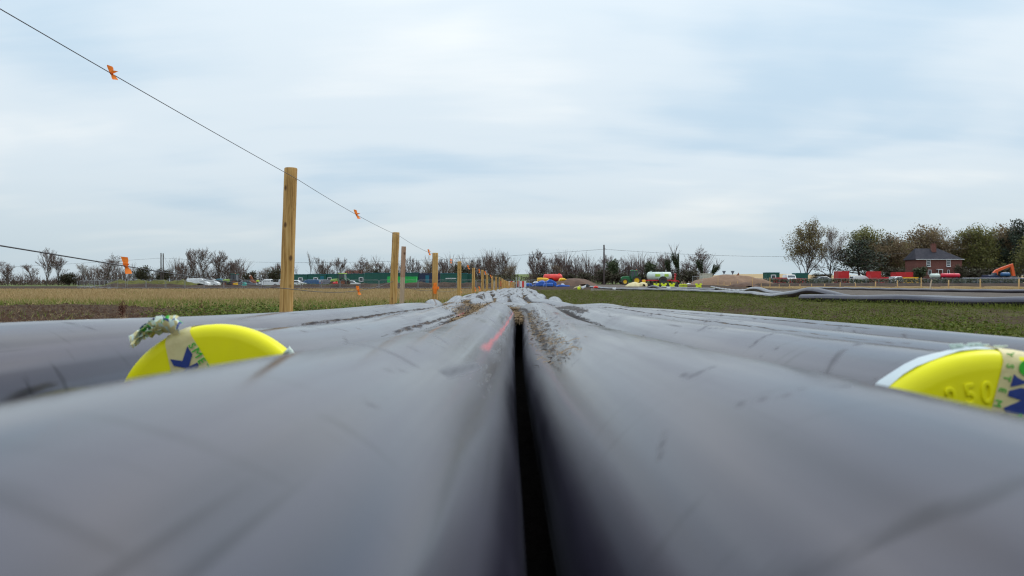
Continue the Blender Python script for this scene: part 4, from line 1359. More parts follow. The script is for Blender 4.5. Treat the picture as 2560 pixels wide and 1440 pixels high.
PH = {'u': 4.0, 'g': 4.0}
KIND = {'a': 'upright bare tree', 'b': 'broad bare tree', 'c': 'twin-stemmed bare tree', 'd': 'slim pale bare tree', 'e': 'many-stemmed bare tree', 'f': 'round-headed bare tree', 'i': 'ivy-clad tree', 'u': 'dark bush', 'l': 'thinly leaved brown tree', 'g': 'dark green bush'}
# (kind, px, top row, width px, distance, where)
TREES = [
    ('e', 20, 650, 48, 235, 'at the far left end of the hedgerow'), ('b', 80, 658, 40, 240, 'small, left of the tall forked one on the far left'),
    ('c', 116, 618, 62, 230, 'tall and forked, highest on the far left'), ('a', 146, 640, 34, 236, 'right of the tall forked one on the far left'),
    ('u', 172, 684, 42, 236, 'low, between the forked tree and the wide round one'), ('l', 214, 660, 36, 238, 'left of the wide round one by the fence end'),
    ('f', 265, 632, 78, 232, 'wide, above the left end of the barriers'), ('d', 338, 655, 26, 240, 'beside the orange tape on the lower wire'),
    ('u', 360, 668, 40, 234, 'left of the twin utility poles'), ('u', 407, 674, 40, 238, 'at the foot of the twin utility poles'),
    ('a', 452, 655, 34, 240, 'first right of the twin utility poles'), ('c', 485, 622, 44, 236, 'tall, above the white van'),
    ('b', 518, 617, 56, 232, 'tallest of the clump behind the two white vans'), ('a', 549, 626, 46, 236, 'right side of the clump behind the two white vans'),
    ('e', 572, 644, 36, 240, 'low edge of the clump, left of the first tractor'), ('b', 596, 651, 34, 240, 'behind the cab of the first tractor'),
    ('u', 630, 680, 36, 234, 'low, right of the first tractor'), ('l', 656, 668, 36, 236, 'behind the white pickup truck'),
    ('a', 692, 656, 34, 240, 'showing left of the nearest fence post'), ('u', 690, 674, 40, 232, 'at the left side of the nearest fence post'), ('d', 745, 660, 18, 242, 'spindly, right of the nearest fence post'),
    ('d', 772, 628, 26, 238, 'tall and narrow, over the green cabins at the left'), ('e', 813, 641, 34, 236, 'over the green cabins, behind the blue people carrier'),
    ('a', 846, 643, 40, 240, 'over the second tractor'), ('f', 890, 637, 44, 236, 'alone and shapely over the barn roof'),
    ('l', 917, 655, 26, 240, 'just right of the shapely tree over the barn roof'), ('d', 946, 636, 22, 240, 'narrow, over the middle of the green cabins'),
    ('b', 964, 653, 46, 234, 'low and dense, left of the second post'), ('u', 940, 673, 22, 232, 'small, on the skyline over the green cabins'),
    ('c', 1040, 640, 28, 238, 'between the lath and the third post'), ('l', 1072, 650, 44, 234, 'dense, behind the third post'),
    ('d', 1075, 634, 24, 242, 'rising above the dense one behind the third post'), ('a', 1105, 645, 28, 238, 'just right of the third post'),
    ('l', 1130, 662, 38, 236, 'left of the fourth post'), ('d', 1161, 632, 28, 238, 'just right of the fourth post'),
    ('u', 1150, 664, 44, 232, 'behind the fourth post'), ('l', 1182, 652, 38, 236, 'behind the camera pole'),
    ('c', 1203, 634, 30, 238, 'right of the camera pole'), ('a', 1228, 640, 32, 240, 'among the far posts, over the small white lath'),
    ('a', 1254, 629, 34, 236, 'tallest at the right end of the left hedgerow'), ('l', 1268, 662, 44, 232, 'rounded, closing the right end of the left hedgerow'),
    ('c', 1338, 623, 38, 200, 'tall, at the left end of the clump behind the red tanker'), ('e', 1361, 628, 40, 204, 'tall, over the left half of the red tanker'),
    ('a', 1388, 634, 36, 206, 'over the right half of the red tanker'), ('l', 1402, 662, 44, 200, 'low, right behind the red tanker'),
    ('c', 1432, 638, 36, 204, 'over the brown soil mound'), ('d', 1471, 628, 28, 202, 'slim, standing apart left of the single utility pole'),
    ('b', 1492, 655, 38, 206, 'spreading, left of the single utility pole'), ('a', 1514, 636, 34, 208, 'directly behind the single utility pole'),
    ('g', 1530, 652, 34, 200, 'tall, just right of the single utility pole'), ('u', 1508, 676, 52, 196, 'at the foot of the single utility pole'), ('u', 1458, 682, 40, 198, 'low, right of the brown soil mound'),
    ('c', 1567, 642, 32, 204, 'over the bonnet of the tractor with yellow wheels'), ('e', 1603, 640, 36, 206, 'over the cab of the tractor with yellow wheels'),
    ('d', 1626, 634, 20, 208, 'slim, over the front of the pale tanker'), ('g', 1628, 658, 34, 198, 'over the front of the pale tanker'),
    ('a', 1657, 634, 24, 206, 'over the back of the pale tanker'), ('u', 1650, 672, 36, 198, 'behind the back of the pale tanker'),
    ('i', 1674, 628, 26, 202, 'first of two dark ones right of the pale tanker'), ('i', 1696, 608, 28, 200, 'tall, second of two dark ones right of the pale tanker'),
    ('f', 1730, 612, 58, 200, 'large and open, right of the ivy trees'), ('u', 1720, 676, 46, 194, 'low, under the large open tree'),
    ('i', 1755, 628, 26, 196, 'left of two knobbly ones ending the row'), ('i', 1771, 640, 24, 196, 'leaning right, very last of the row'),
    ('u', 1590, 684, 60, 196, 'behind the tractor with yellow wheels'), ('u', 1555, 684, 44, 198, 'left of the tractor with yellow wheels'),
    ('u', 1370, 684, 60, 198, 'behind the red tanker'), ('u', 1425, 686, 44, 200, 'behind the left slope of the brown soil mound')]
def width_of(root):
    xs = []
    for n_ in KID[root.name]:
        me = bpy.data.objects[n_].data
        co = np.zeros(len(me.vertices) * 3, np.float32); me.vertices.foreach_get('co', co)
        xs.append(np.hypot(co[0::3], co[1::3]))
    return 2 * float(np.percentile(np.concatenate(xs), 97))


first = set()
for k, (kd, px, top, wpx, d, where) in enumerate(TREES):
    p = at(px, d)
    hh = CZ + (HY - top) / F * d - p.z
    root = PROTO[kd]
    H0 = PH.get(kd, 10.0)
    sz = hh / H0 * 1.02
    wm = wpx / F * d * 1.15
    w0 = width_of(root)
    sx = min(1.45 * sz, max(.72 * sz, wm / w0)) if kd not in 'ug' else wm / w0
    lb = KIND[kd] + ' ' + where
    rz = random.uniform(0, 2 * PI)
    if kd not in first:
        first.add(kd); o = root
        o.location = p; o.rotation_euler = (0, 0, rz); o.scale = (sx, sx, sz)
    else:
        o = dup(root, p, rz, (sx, sx, sz))
    if kd == 'i' and px == 1771: o.rotation_euler = (0, .28, 0)
    o['label'] = lb; o['category'] = 'bush' if kd in 'ug' else 'tree'; o['group'] = 'hedgerow trees and bushes along the horizon'


def hedge(name, label, px0, px1, d, top0, depth, m, size=.22, dens=26, low=0.0, cat='hedge', wav=.25, height=None):
    n0 = 60
    t = np.linspace(0, 1, n0)
    ppx = px0 + (px1 - px0) * t
    x = (ppx - 1280) / F * d
    zb = g(x, np.full(n0, d))
    zt = (CZ + (HY - top0) / F * d) if height is None else None
    area = abs(x[-1] - x[0])
    n = int(area * dens)
    u = rng.random(n)
    X = x[0] + (x[-1] - x[0]) * u
    B = np.interp(X, x, zb) if x[0] < x[-1] else zb[0]
    top = (np.full(n, zt) if height is None else B + height) + wav * np.sin(X * .45 + px0) + wav * .6 * np.sin(X * 1.3)
    Y = d + rng.normal(0, depth / 3, n)
    Z = B + low + (top - B - low) * rng.random(n) ** .75
    o = leaves(name, X, Y, Z, size * (.6 + .8 * rng.random(n)), m, flat=.2)
    return tag(o, label, cat)


def thicket(label, px0, px1, d, top0, dens, wav=1.2):
    """a bare hedge: a tangle of upright twigs, one mesh"""
    x0, x1 = (px0 - 1280) / F * d, (px1 - 1280) / F * d
    n = int((x1 - x0) * dens)
    X = x0 + (x1 - x0) * rng.random(n); Y = d + rng.normal(0, .8, n); B = g(X, Y)
    zt = CZ + (HY - top0) / F * d
    env = 1 + .22 * np.sin(X * .33 + px0) + .16 * np.sin(X * .9 + 1) + .10 * np.sin(X * 2.1)
    q0 = rng.random(n) ** 1.4 * .65
    H = (zt - B) * env
    ln = H * (.25 + .55 * rng.random(n))
    a = rng.normal(0, .42, n); b = rng.normal(0, .3, n)
    P0 = np.stack([X, Y, B + H * q0], -1)
    P1 = P0 + np.stack([np.sin(a) * ln, np.sin(b) * ln, np.cos(a) * ln], -1)
    P1[:, 2] = np.minimum(P1[:, 2], B + H * (1 + .12 * rng.random(n)))
    w_ = (.028 + .036 * rng.random(n))[:, None] * np.array([1, .4, 0])
    o = np_polys('hedge', np.stack([P0 - w_, P0 + w_, P1 + w_ * .25, P1 - w_ * .25], 1), M_TWIG)
    return tag(o, label, 'hedge', 'bare thickets under the hedgerow trees')


thicket('bare thicket at the far left end, under the many-stemmed tree', -40, 62, 238, 684, 40)
thicket('bare thicket between the far left trees and the fence end', 62, 205, 240, 690, 34)
thicket('bare thicket around the wide round tree left of the utility poles', 196, 330, 238, 668, 46)
thicket('bare thicket at the foot of the twin utility poles', 330, 440, 240, 684, 40)
thicket('bare thicket behind the white vans', 428, 612, 238, 664, 50)
thicket('bare thicket left of the nearest fence post', 612, 710, 240, 684, 40)
thicket('bare thicket over the green cabins at the left', 790, 935, 242, 664, 34)
thicket('bare thicket over the bright green skip', 925, 1050, 240, 664, 44)
thicket('bare thicket behind the third and fourth posts', 1045, 1165, 238, 660, 54)
thicket('bare thicket behind the far fence posts', 1160, 1288, 236, 650, 60)
thicket('bare thicket behind the red tanker', 1322, 1420, 206, 652, 70)
thicket('bare thicket over the brown soil mound', 1415, 1500, 204, 662, 60)
thicket('bare thicket around the single utility pole', 1490, 1560, 208, 658, 60)
thicket('bare thicket over the tractor with yellow wheels', 1548, 1640, 206, 656, 60)
thicket('bare thicket over the back of the pale tanker', 1635, 1770, 204, 652, 60)
hedge('hedge', 'dark brown clipped hedge on the skyline between the two rows of bare trees', 1240, 1362, 215, 690, 1.5, M_HEDGE, dens=70)
hedge('hedge', 'dark undergrowth hedge below the trees behind the red tanker and pole', 1326, 1550, 212, 677, 1.8, M_HEDGE, dens=85, wav=1.1)
hedge('hedge', 'dark undergrowth hedge below the trees behind the pale tanker', 1545, 1772, 210, 680, 1.8, M_HEDGE, dens=85, wav=1.1)
hedge('hedge', 'dark low hedge at the foot of the trees on the far left', -60, 300, 244, 705, 1.2, M_HEDGE, dens=30)
hedge('hedge', 'dark hedge at the foot of the trees behind the white vans', 425, 615, 244, 688, 1.4, M_HEDGE, dens=44, wav=1.2)
hedge('hedge', 'brown thicket rising behind the fourth and fifth posts', 1122, 1284, 240, 671, 1.6, M_HEDGE, dens=75, wav=1.4)
hedge('hedge', 'brown thicket low behind the second and third posts', 930, 1122, 242, 679, 1.4, M_HEDGE, dens=44, wav=1.3)
hedge('hedge', 'brown thicket under the wide round tree left of the utility poles', 196, 300, 240, 690, 1.4, M_HEDGE, dens=44, wav=1.2)
hedge('hedge', 'dark hedge behind the row of green cabins', 700, 1260, 246, 688, 1.4, M_HEDGE, dens=30)
hedge('hedge', 'low dark green hedge along the barriers on the right', 1884, 2700, 138, 697.5, .9, M_IVY, size=.12, dens=190, wav=.05)
hedge('hedge', 'ragged green growth on the bank below the parked cars', 700, 900, 97, 709.5, .8, M_WEED, size=.08, dens=120, wav=.05)
hedge('hedge', 'faint grey line of far trees at the far left horizon', -80, 260, 620, 702, 6, M_TWIG, size=.7, dens=14, wav=.8)

# wood on the right, with the house in it
big = tree_proto('leafy_tree', 161, 12.0, leaf=M_AUT, nleaf=7600, lsize=.15, lspread=.55, spread=.9, limbs=13, levels=3, up=.6, kids_=(5, 5), trunk_r=.26, start=.07)
open_ = tree_proto('leafy_tree', 162, 12.0, leaf=M_BROWN, nleaf=2600, lsize=.12, lspread=.5, spread=.95, limbs=12, levels=4, up=.6, kids_=(4, 4, 3), trunk_r=.24, start=.10, twig_r=.026)
full = tree_proto('leafy_tree', 163, 12.0, leaf=M_BROWN, nleaf=9500, lsize=.20, lspread=.9, spread=1.0, limbs=13, levels=3, up=.5, kids_=(5, 4), trunk_r=.3, start=.06)
fullg = tree_proto('leafy_tree', 164, 12.0, leaf=M_AUTG, nleaf=9500, lsize=.20, lspread=.85, spread=1.0, limbs=13, levels=3, up=.5, kids_=(5, 4), trunk_r=.3, start=.08)
cedar = tree_proto('cedar_tree', 165, 12.0, leaf=M_DARKG, nleaf=5200, lsize=.20, lspread=.6, spread=1.3, limbs=11, levels=3, up=.25, kids_=(5, 4), trunk_r=.34, start=.35)
fir = tree_proto('fir_tree', 166, 12.0, leaf=M_DARKG, nleaf=7000, lsize=.22, lspread=.5, spread=.7, limbs=16, levels=2, up=.35, kids_=(8,), trunk_r=.28, start=.08)
WP = {'big': (big, 8.5), 'open': (open_, 9), 'full': (full, 11), 'fullg': (fullg, 11), 'cedar': (cedar, 12), 'fir': (fir, 7), 'd': (bare[3], 4.2), 'u': (bush, 4.6), 'fu': (fullg, 11), 'bu': (full, 11)}
WOOD = [('big', 2012, 548, 62, 150, 'tall dense tree at the left edge of the wood, highest of all'), ('open', 2076, 569, 56, 152, 'airy half-bare tree second from the left edge of the wood'),
        ('cedar', 2150, 588, 110, 150, 'dark flat-topped conifer leaning over the red box and white van'), ('fullg', 2176, 571, 92, 172, 'yellow-green domed tree behind the dark conifer'),
        ('full', 2222, 588, 80, 168, 'brown rounded tree between the conifer and the house'), ('fullg', 2215, 606, 78, 176, 'olive tree low behind the brown rounded one'),
        ('full', 2298, 568, 110, 178, 'wide brown-green tree behind the left end of the house'), ('open', 2352, 565, 70, 182, 'dark airy tree just behind the chimney'),
        ('big', 2400, 572, 56, 176, 'dark tree right of the house roof'), ('d', 2424, 560, 22, 184, 'thin bare poplar poking above the wood right of the house'),
        ('fullg', 2452, 566, 80, 172, 'yellow-brown tree left of the excavator'), ('full', 2496, 566, 92, 176, 'tall brown tree behind the excavator arm'),
        ('fir', 2548, 553, 70, 170, 'dark fir at the right edge of the wood'), ('fullg', 2580, 590, 90, 158, 'olive tree in front of the dark fir'),
        ('full', 2440, 615, 90, 184, 'low brown tree filling the wood right of the house'), ('full', 2530, 620, 90, 180, 'low brown tree filling the wood behind the excavator'),
        ('full', 2250, 612, 90, 182, 'low brown tree at the left gable of the house'), ('full', 2350, 610, 100, 190, 'brown tree rising just behind the house roof'), ('fullg', 2650, 570, 120, 170, 'large olive tree at the outer right end of the wood')]
used1 = set()
for kd, px, top, wpx, d, lb in WOOD:
    d = d + 26
    root, w0 = WP[kd]
    p = at(px, d)
    hh = CZ + (HY - top) / F * d - p.z
    w0 = width_of(root); s1 = hh / (10.0 if kd == 'd' else 12.0)
    sx = min(1.5 * s1, max(.7 * s1, wpx * 1.38 / F * d / w0))
    if kd in used1 or kd in ('d', 'u'):
        o = dup(root, p, random.uniform(0, 6.3), (sx, sx, hh / (10.0 if kd == 'd' else 12.0) * 1.0))
    else:
        used1.add(kd); o = root
        o.location = p; o.rotation_euler = (0, 0, random.uniform(0, 6.3)); o.scale = (sx, sx, hh / 12.0)
    o['label'] = lb; o['category'] = 'tree'; o['group'] = 'trees of the wood around the house'
for px, top, wpx, d, lb in ((2296, 668, 44, 177, 'yellowish shrub in front of the left half of the house'), (2397, 664, 34, 177, 'dark brown shrub at the right corner of the house'),
                            (2232, 668, 60, 180, 'dark scrub behind the red boxes left of the house'), (2432, 672, 60, 180, 'dark scrub right of the house'), (2500, 668, 90, 180, 'dark scrub behind the excavator'),
                            (2185, 678, 60, 180, 'dark scrub behind the tall red box'), (2050, 684, 60, 182, 'low scrub between the two leftmost trees of the wood')):
    p = at(px, d); hh = CZ + (HY - top) / F * d - p.z
    src = greenbush if 'yellowish' in lb else bush
    o = dup(src, p, px, (wpx / F * d / 4.6,) * 2 + (hh / 4.0,))
    o['label'] = lb; o['category'] = 'bush'; o['group'] = 'shrubs in front of the wood'
# ------------------------------------------------------------------ paints
def paint(name, c, rough=.35, spec=.5, c2=None): return mat(name, c, rough, c2 or tuple(x * .82 for x in c), 1.3, spec=spec)


P_WHITE = paint('white_paint', (.82, .84, .84)); P_RED = paint('red_paint', (.62, .02, .025)); P_REDB = paint('bright_red_paint', (.80, .045, .03))
P_DGREEN = paint('dark_green_paint', (.008, .105, .075), .5); P_BGREEN = paint('bright_green_paint', (.02, .50, .09), .45)
P_BLUE = paint('blue_paint', (.025, .11, .26)); P_TEAL = paint('teal_paint', (.01, .16, .22)); P_GREY = paint('grey_paint', (.16, .17, .20)); P_NAVY = paint('navy_paint', (.015, .03, .08))
P_TGREEN = paint('tractor_green', (.015, .16, .045)); P_LIME = paint('lime_paint', (.33, .50, .04)); P_YEL = paint('yellow_paint', (.85, .50, .02)); P_ORG = paint('orange_paint', (.85, .12, .02))
P_BLACK = paint('black_rubber', (.02, .02, .022), .8); P_STEEL = mat('galvanised_steel', (.42, .44, .45), .4, metal=.5); P_DARK = paint('dark_steel', (.045, .045, .05), .6)
P_GLASS = mat('dark_glass', (.03, .04, .05), .08, spec=.8); P_CREAM = paint('cream_paint', (.62, .60, .48)); P_HUB = paint('hub_yellow', (.90, .55, .02)); P_LAMP = mat('lamp_glass', (.7, .7, .65), .2)
P_TYRE = mat('tyre', (.03, .028, .027), .85, (.09, .065, .05), 5); P_HIVIS = mat('hi_vis', (.72, .95, .03), .6); P_SKIN = mat('skin', (.55, .33, .25), .6); P_TROUSER = mat('navy_cloth', (.02, .025, .05), .8)
P_PALE = mat('pale_tank', (.62, .70, .64), .35, (.50, .58, .52), .6); P_BLUESH = mat('blue_sheet', (.012, .085, .42), .38, (.02, .13, .52), 1.2, bump=.3, bscale=3)
P_YPL = mat('yellow_moulding', (.92, .52, .02), .45); P_WHITEP = mat('white_plastic', (.80, .82, .84), .45); P_FLUO = mat('fluorescent_yellow', (.75, .85, .02), .5)
P_SAND = mat('cream_sheet', (.70, .62, .36), .8, (.58, .48, .26), 2, bump=.4, bscale=4); P_SOILM = mat('mound_soil', (.15, .085, .058), .95, (.09, .055, .04), 1.5, bump=1.0, bscale=6)
P_SOILL = mat('mound_soil_light', (.26, .16, .10), .95, (.19, .115, .075), 1.0, bump=1.0, bscale=5); P_SLATE = mat('slate', (.045, .045, .055), .95, (.07, .066, .078), 1.2, spec=.1, bump=.3, bscale=8)
P_RUST = mat('rust', (.30, .10, .04), .8, (.18, .06, .03), 3); P_BARN = mat('barn_sheet', (.22, .05, .035), .7)


def brick_mat():
    m = bpy.data.materials.new('red_brick'); m.use_nodes = True
    t = NT(m.node_tree); b = m.node_tree.nodes['Principled BSDF']; b.inputs['Roughness'].default_value = .9
    tcn = t.n('ShaderNodeTexCoord').outputs['Object']
    br = t.n('ShaderNodeTexBrick', i={'Vector': t.mapping(tcn, rot=(PI / 2, 0, 0)), 'Scale': 1.0, 'Color1': (.19, .052, .042, 1), 'Color2': (.135, .038, .033, 1), 'Mortar': (.26, .17, .13, 1), 'Brick Width': .225, 'Row Height': .075, 'Mortar Size': .01})
    c = t.mix(t.noise(tcn, .9, 4, .6), br.outputs['Color'], (.15, .05, .04))
    t.t.links.new(c, b.inputs['Base Color'])
    return m


P_BRICK = brick_mat()


def wheel(parent, c, r, w_, hub, name='wheel', n=20):
    o = MB(); x, y, z = c
    o.lathe([(r * .58, -w_ * .5), (r * .92, -w_ * .5), (r, -w_ * .32), (r, w_ * .32), (r * .92, w_ * .5), (r * .58, w_ * .5), (r * .55, 0)], c, 'y', n)
    wo = o.build(name, P_TYRE, parent, smooth=True)
    h = MB(); h.lathe([(0, -w_ * .30), (r * .2, -w_ * .34), (r * .25, -w_ * .26), (r * .57, -w_ * .44), (r * .58, 0), (r * .57, w_ * .44), (r * .25, w_ * .26), (r * .2, w_ * .34), (0, w_ * .3)], c, 'y', n)
    h.build('rim', hub, wo, smooth=True)
    return wo


CARS = {   # body outline, glass outlines, windscreen and rear glass bars, wheel positions, half width
    'van': ([(-2.5, .35), (-2.52, 1.0), (-2.45, 1.85), (-2.3, 1.98), (.7, 1.98), (1.05, 1.9), (1.75, 1.22), (2.35, 1.02), (2.5, .8), (2.5, .4), (2.2, .3)], [[(.45, 1.2), (.45, 1.75), (.95, 1.75), (1.45, 1.2)]], [((1.08, 1.84), (1.70, 1.27)), ((-2.5, 1.3), (-2.47, 1.75))], (-1.6, 1.55), .95, .33),
    'minibus': ([(-2.5, .35), (-2.52, 1.0), (-2.42, 1.85), (-2.2, 1.98), (.8, 1.98), (1.15, 1.9), (1.85, 1.22), (2.4, 1.02), (2.5, .8), (2.5, .4), (2.2, .3)], [[(.35, 1.2), (.35, 1.76), (1.0, 1.76), (1.5, 1.2)], [(-1.0, 1.2), (-1.0, 1.76), (.25, 1.76), (.25, 1.2)], [(-2.3, 1.2), (-2.25, 1.76), (-1.1, 1.76), (-1.1, 1.2)]], [((1.18, 1.84), (1.80, 1.27)), ((-2.5, 1.2), (-2.44, 1.78))], (-1.6, 1.55), .95, .33),
    'pickup': ([(-2.6, .5), (-2.62, 1.12), (-.75, 1.14), (-.70, 1.70), (-.45, 1.80), (.55, 1.80), (.85, 1.72), (1.35, 1.18), (2.4, 1.05), (2.6, .9), (2.62, .5), (2.2, .38), (-2.2, .38)], [[(-.55, 1.2), (-.5, 1.66), (.05, 1.68), (.05, 1.2)], [(.12, 1.2), (.12, 1.68), (.68, 1.66), (1.1, 1.2)]], [((.86, 1.68), (1.30, 1.22)), ((-.76, 1.25), (-.73, 1.66))], (-1.7, 1.7), .92, .38),
    'car': ([(-2.05, .38), (-2.1, .85), (-1.9, 1.0), (-1.25, 1.40), (-.9, 1.47), (.2, 1.47), (.5, 1.42), (1.15, .98), (1.9, .86), (2.08, .70), (2.05, .35), (1.8, .28), (-1.8, .28)], [[(-1.55, 1.0), (-1.1, 1.36), (-.5, 1.38), (-.5, 1.0)], [(-.42, 1.0), (-.42, 1.38), (.35, 1.36), (.85, 1.0)]], [((.52, 1.38), (1.10, 1.0)), ((-1.86, 1.03), (-1.30, 1.36))], (-1.3, 1.3), .86, .31),
    'mpv': ([(-2.2, .38), (-2.25, 1.0), (-2.1, 1.55), (-1.8, 1.70), (.3, 1.70), (.7, 1.62), (1.5, 1.1), (2.1, .95), (2.28, .75), (2.25, .38), (1.9, .28), (-1.9, .28)], [[(-1.95, 1.08), (-1.85, 1.56), (-1.0, 1.58), (-1.0, 1.08)], [(-.92, 1.08), (-.92, 1.58), (-.05, 1.58), (-.05, 1.08)], [(.03, 1.08), (.03, 1.58), (.55, 1.55), (1.2, 1.08)]], [((.72, 1.58), (1.44, 1.12)), ((-2.24, 1.1), (-2.12, 1.5))], (-1.4, 1.45), .90, .33),
}


def car(name, label, cat, px, d, rz, kind, col_, group='vehicles parked in the left compound', dz=0.0):
    body, gl, bars, wx, hw, wr = CARS[kind]
    t = thing(name, label, cat, at(px, d, dz), rz, group)
    mb = MB(); mb.slab(body, -hw, hw, .09, edge=.10); b = mb.build('body', col_, t, smooth=True)
    for poly in gl:
        for s in (-1, 1):
            mb = MB(); mb.slab(poly, s * (hw - .085), s * (hw - .02) if False else s * (hw - .065)); 
            mb.v = [(x, y + s * (.07 if z < 1.4 else .03), z) for x, y, z in mb.v]
            mb.build('side_window', P_GLASS, t)
    for nm, ((x0, z0), (x1, z1)) in zip(('windscreen', 'rear_window'), bars):
        ww = hw - .16; s = 1 if nm == 'windscreen' else -1
        mb = MB(); nx, nz = (z0 - z1), -(x0 - x1); q = math.hypot(nx, nz); nx, nz = nx / q * .02 * 1, nz / q * .02
        if nx * s < 0: nx, nz = -nx, -nz
        mb.add([(x0 + nx, -ww, z0 + nz), (x0 + nx, ww, z0 + nz), (x1 + nx, ww * 1.05, z1 + nz), (x1 + nx, -ww * 1.05, z1 + nz), (x0 - nx, -ww, z0 - nz), (x0 - nx, ww, z0 - nz), (x1 - nx, ww * 1.05, z1 - nz), (x1 - nx, -ww * 1.05, z1 - nz)], [(0, 1, 2, 3), (4, 7, 6, 5), (0, 4, 5, 1), (2, 6, 7, 3), (1, 5, 6, 2), (0, 3, 7, 4)])
        mb.build(nm, P_GLASS, t)
    xf = max(p[0] for p in body)
    for x in wx:
        for s in (-1, 1): wheel(t, (x, s * (hw - .08), wr), wr, .22, P_STEEL)
    for s in (-1, 1):
        mb = MB(); mb.box((xf - .06, s * (hw - .28), .80 if kind != 'car' else .70), (.14, .32, .16)); mb.build('headlight', P_LAMP, t)
        mb = MB(); mb.box((min(p[0] for p in body) + .04, s * (hw - .14), .95), (.10, .12, .3)); mb.build('tail_light', P_RED, t)
    if kind == 'pickup':
        mb = MB(); mb.box((-1.68, 0, 1.13), (1.75, hw * 1.6, .06)); mb.build('load_bed', P_DARK, t)
    return t


car('van', 'white van, nearest and leftmost of the two standing side by side', 'van', 497, 168, 0.03, 'van', P_WHITE)
car('minibus', 'white van with dark side windows, right of the other white van', 'van', 524, 186, 0.03, 'minibus', P_WHITE)
car('car', 'pale blue car partly hidden behind the tractor with the loader', 'car', 618, 176, .4, 'car', P_GREY)
car('pickup_truck', 'white pickup truck left of the nearest fence post', 'pickup', 672, 166, PI + .05, 'pickup', P_WHITE)
car('pickup_truck', 'white pickup truck half hidden by the nearest fence post', 'pickup', 706, 178, .05, 'pickup', P_WHITE)
car('car', 'white car just right of the nearest fence post', 'car', 742, 160, .05, 'car', P_WHITE)
car('car', 'dark car between the white car and the blue people carrier', 'car', 757, 174, .3, 'car', P_NAVY)
car('people_carrier', 'blue people carrier in front of the green cabins', 'car', 776, 164, PI, 'mpv', P_BLUE)
car('car', 'silver car with lime strips behind the blue people carrier', 'car', 797, 172, .2, 'car', P_STEEL)
car('car', 'dark grey four wheel drive at the bonnet of the second tractor', 'car', 812, 168, 1.2, 'mpv', P_GREY)
car('car', 'white and red car behind the rear wheel of the second tractor', 'car', 880, 172, .1, 'car', P_WHITE)
RG = 'vehicles parked in the right compound'
car('pickup_truck', 'white pickup truck seen from the front in the right compound', 'pickup', 1974, 166, -PI / 2 - .1, 'van', P_WHITE, RG)
car('van', 'white van with big windows, left of the tall red box', 'van', 2152, 164, 0.05, 'mpv', P_WHITE, RG)
car('car', 'white car, left of two beside the red cabins', 'car', 2232, 168, .2, 'car', P_WHITE, RG)
car('car', 'small white car, right of two beside the red cabins', 'car', 2243, 160, .4, 'car', P_WHITE, RG)
car('car', 'grey car with a white bonnet between barriers, right of the green container', 'car', 2052, 160, PI, 'car', P_STEEL, RG)


def tractor(label, px, d, rz, body, bonnet, hub, group='tractors', roof=None, cabglass=True, dz=0, sc=1.0):
    t = thing('tractor', label, 'tractor', at(px, d, dz), rz, group); t.scale = (sc,) * 3
    mb = MB(); mb.slab([(.35, .95), (.35, 1.72), (.9, 1.78), (2.0, 1.66), (2.25, 1.5), (2.3, 1.05), (2.0, .8)], -.42, .42, .10, edge=.12); mb.build('bonnet', bonnet, t, smooth=True)
    mb = MB(); mb.slab([(-1.0, .62), (-1.0, 1.15), (.4, 1.2), (2.1, .98), (2.2, .6), (1.9, .5)], -.36, .36, .04); mb.build('chassis', body, t)
    cab = MB()
    for x, y, lx in ((.35, .70, .25), (-1.0, .74, -.85), (-.35, .78, -.35)):
        for s in (-1, 1): cab.tube([(x, s * y, 1.15), (lx, s * (y - .08), 2.78)], .055, 6)
    cab.box((-.33, 0, 1.22), (1.42, 1.5, .10))
    cab.build('cab_frame', body, t)
    mb = MB(); mb.slab([(-1.05, 2.76), (-1.0, 2.93), (.3, 2.95), (.45, 2.82), (.4, 2.74)], -.80, .80, .12, edge=.14); mb.build('cab_roof', roof or body, t, smooth=True)
    for s in (-1, 1):
        mb = MB(); mb.slab([(.32, 1.25), (.24, 2.74), (-.84, 2.74), (-.98, 1.6), (-.5, 1.25)], s * .70 - .012, s * .70 + .012); mb.build('side_glass', P_GLASS, t)
    mb = MB(); mb.slab([(.34, 1.3), (.27, 2.72), (.29, 2.72), (.36, 1.3)], -.62, .62); mb.build('front_glass', P_GLASS, t)
    mb = MB(); mb.slab([(-.99, 1.5), (-.84, 2.72), (-.86, 2.72), (-1.01, 1.5)], -.62, .62); mb.build('rear_glass', P_GLASS, t)
    for s in (-1, 1):
        arc = [(-.75 + .98 * math.cos(a), .86 + .98 * math.sin(a)) for a in np.linspace(.15, 2.6, 9)]
        arc2 = [(-.75 + .92 * math.cos(a), .86 + .92 * math.sin(a)) for a in np.linspace(2.6, .15, 9)]
        mb = MB()
        q = arc + arc2
        for k in range(8): mb.slab([arc[k], arc[k + 1], arc2[7 - k], arc2[8 - k]], s * 1.0 - .28, s * 1.0 + .28)
        mb.build('mudguard', body, t)
        wheel(t, (-.75, s * 1.0, .86), .88, .50, hub, n=24)
        wheel(t, (1.55, s * .92, .62), .64, .40, hub, n=22)
        mb = MB(); mb.box((2.26, s * .26, 1.45), (.06, .2, .14)); mb.build('headlight', P_LAMP, t)
    mb = MB(); mb.tube([(.62, .52, 1.5), (.62, .52, 2.7), (.58, .52, 2.85)], .05, 8); mb.build('exhaust', P_DARK, t)
    mb = MB(); mb.box((2.42, 0, .72), (.30, .7, .34)); mb.build('front_weight', P_DARK, t)
    mb = MB(); mb.lathe([(.08, 0), (.09, .08), (.05, .15), (0, .16)], (-.75, .45, 2.93), 'z', 8); mb.build('beacon', P_ORG, t)
    return t


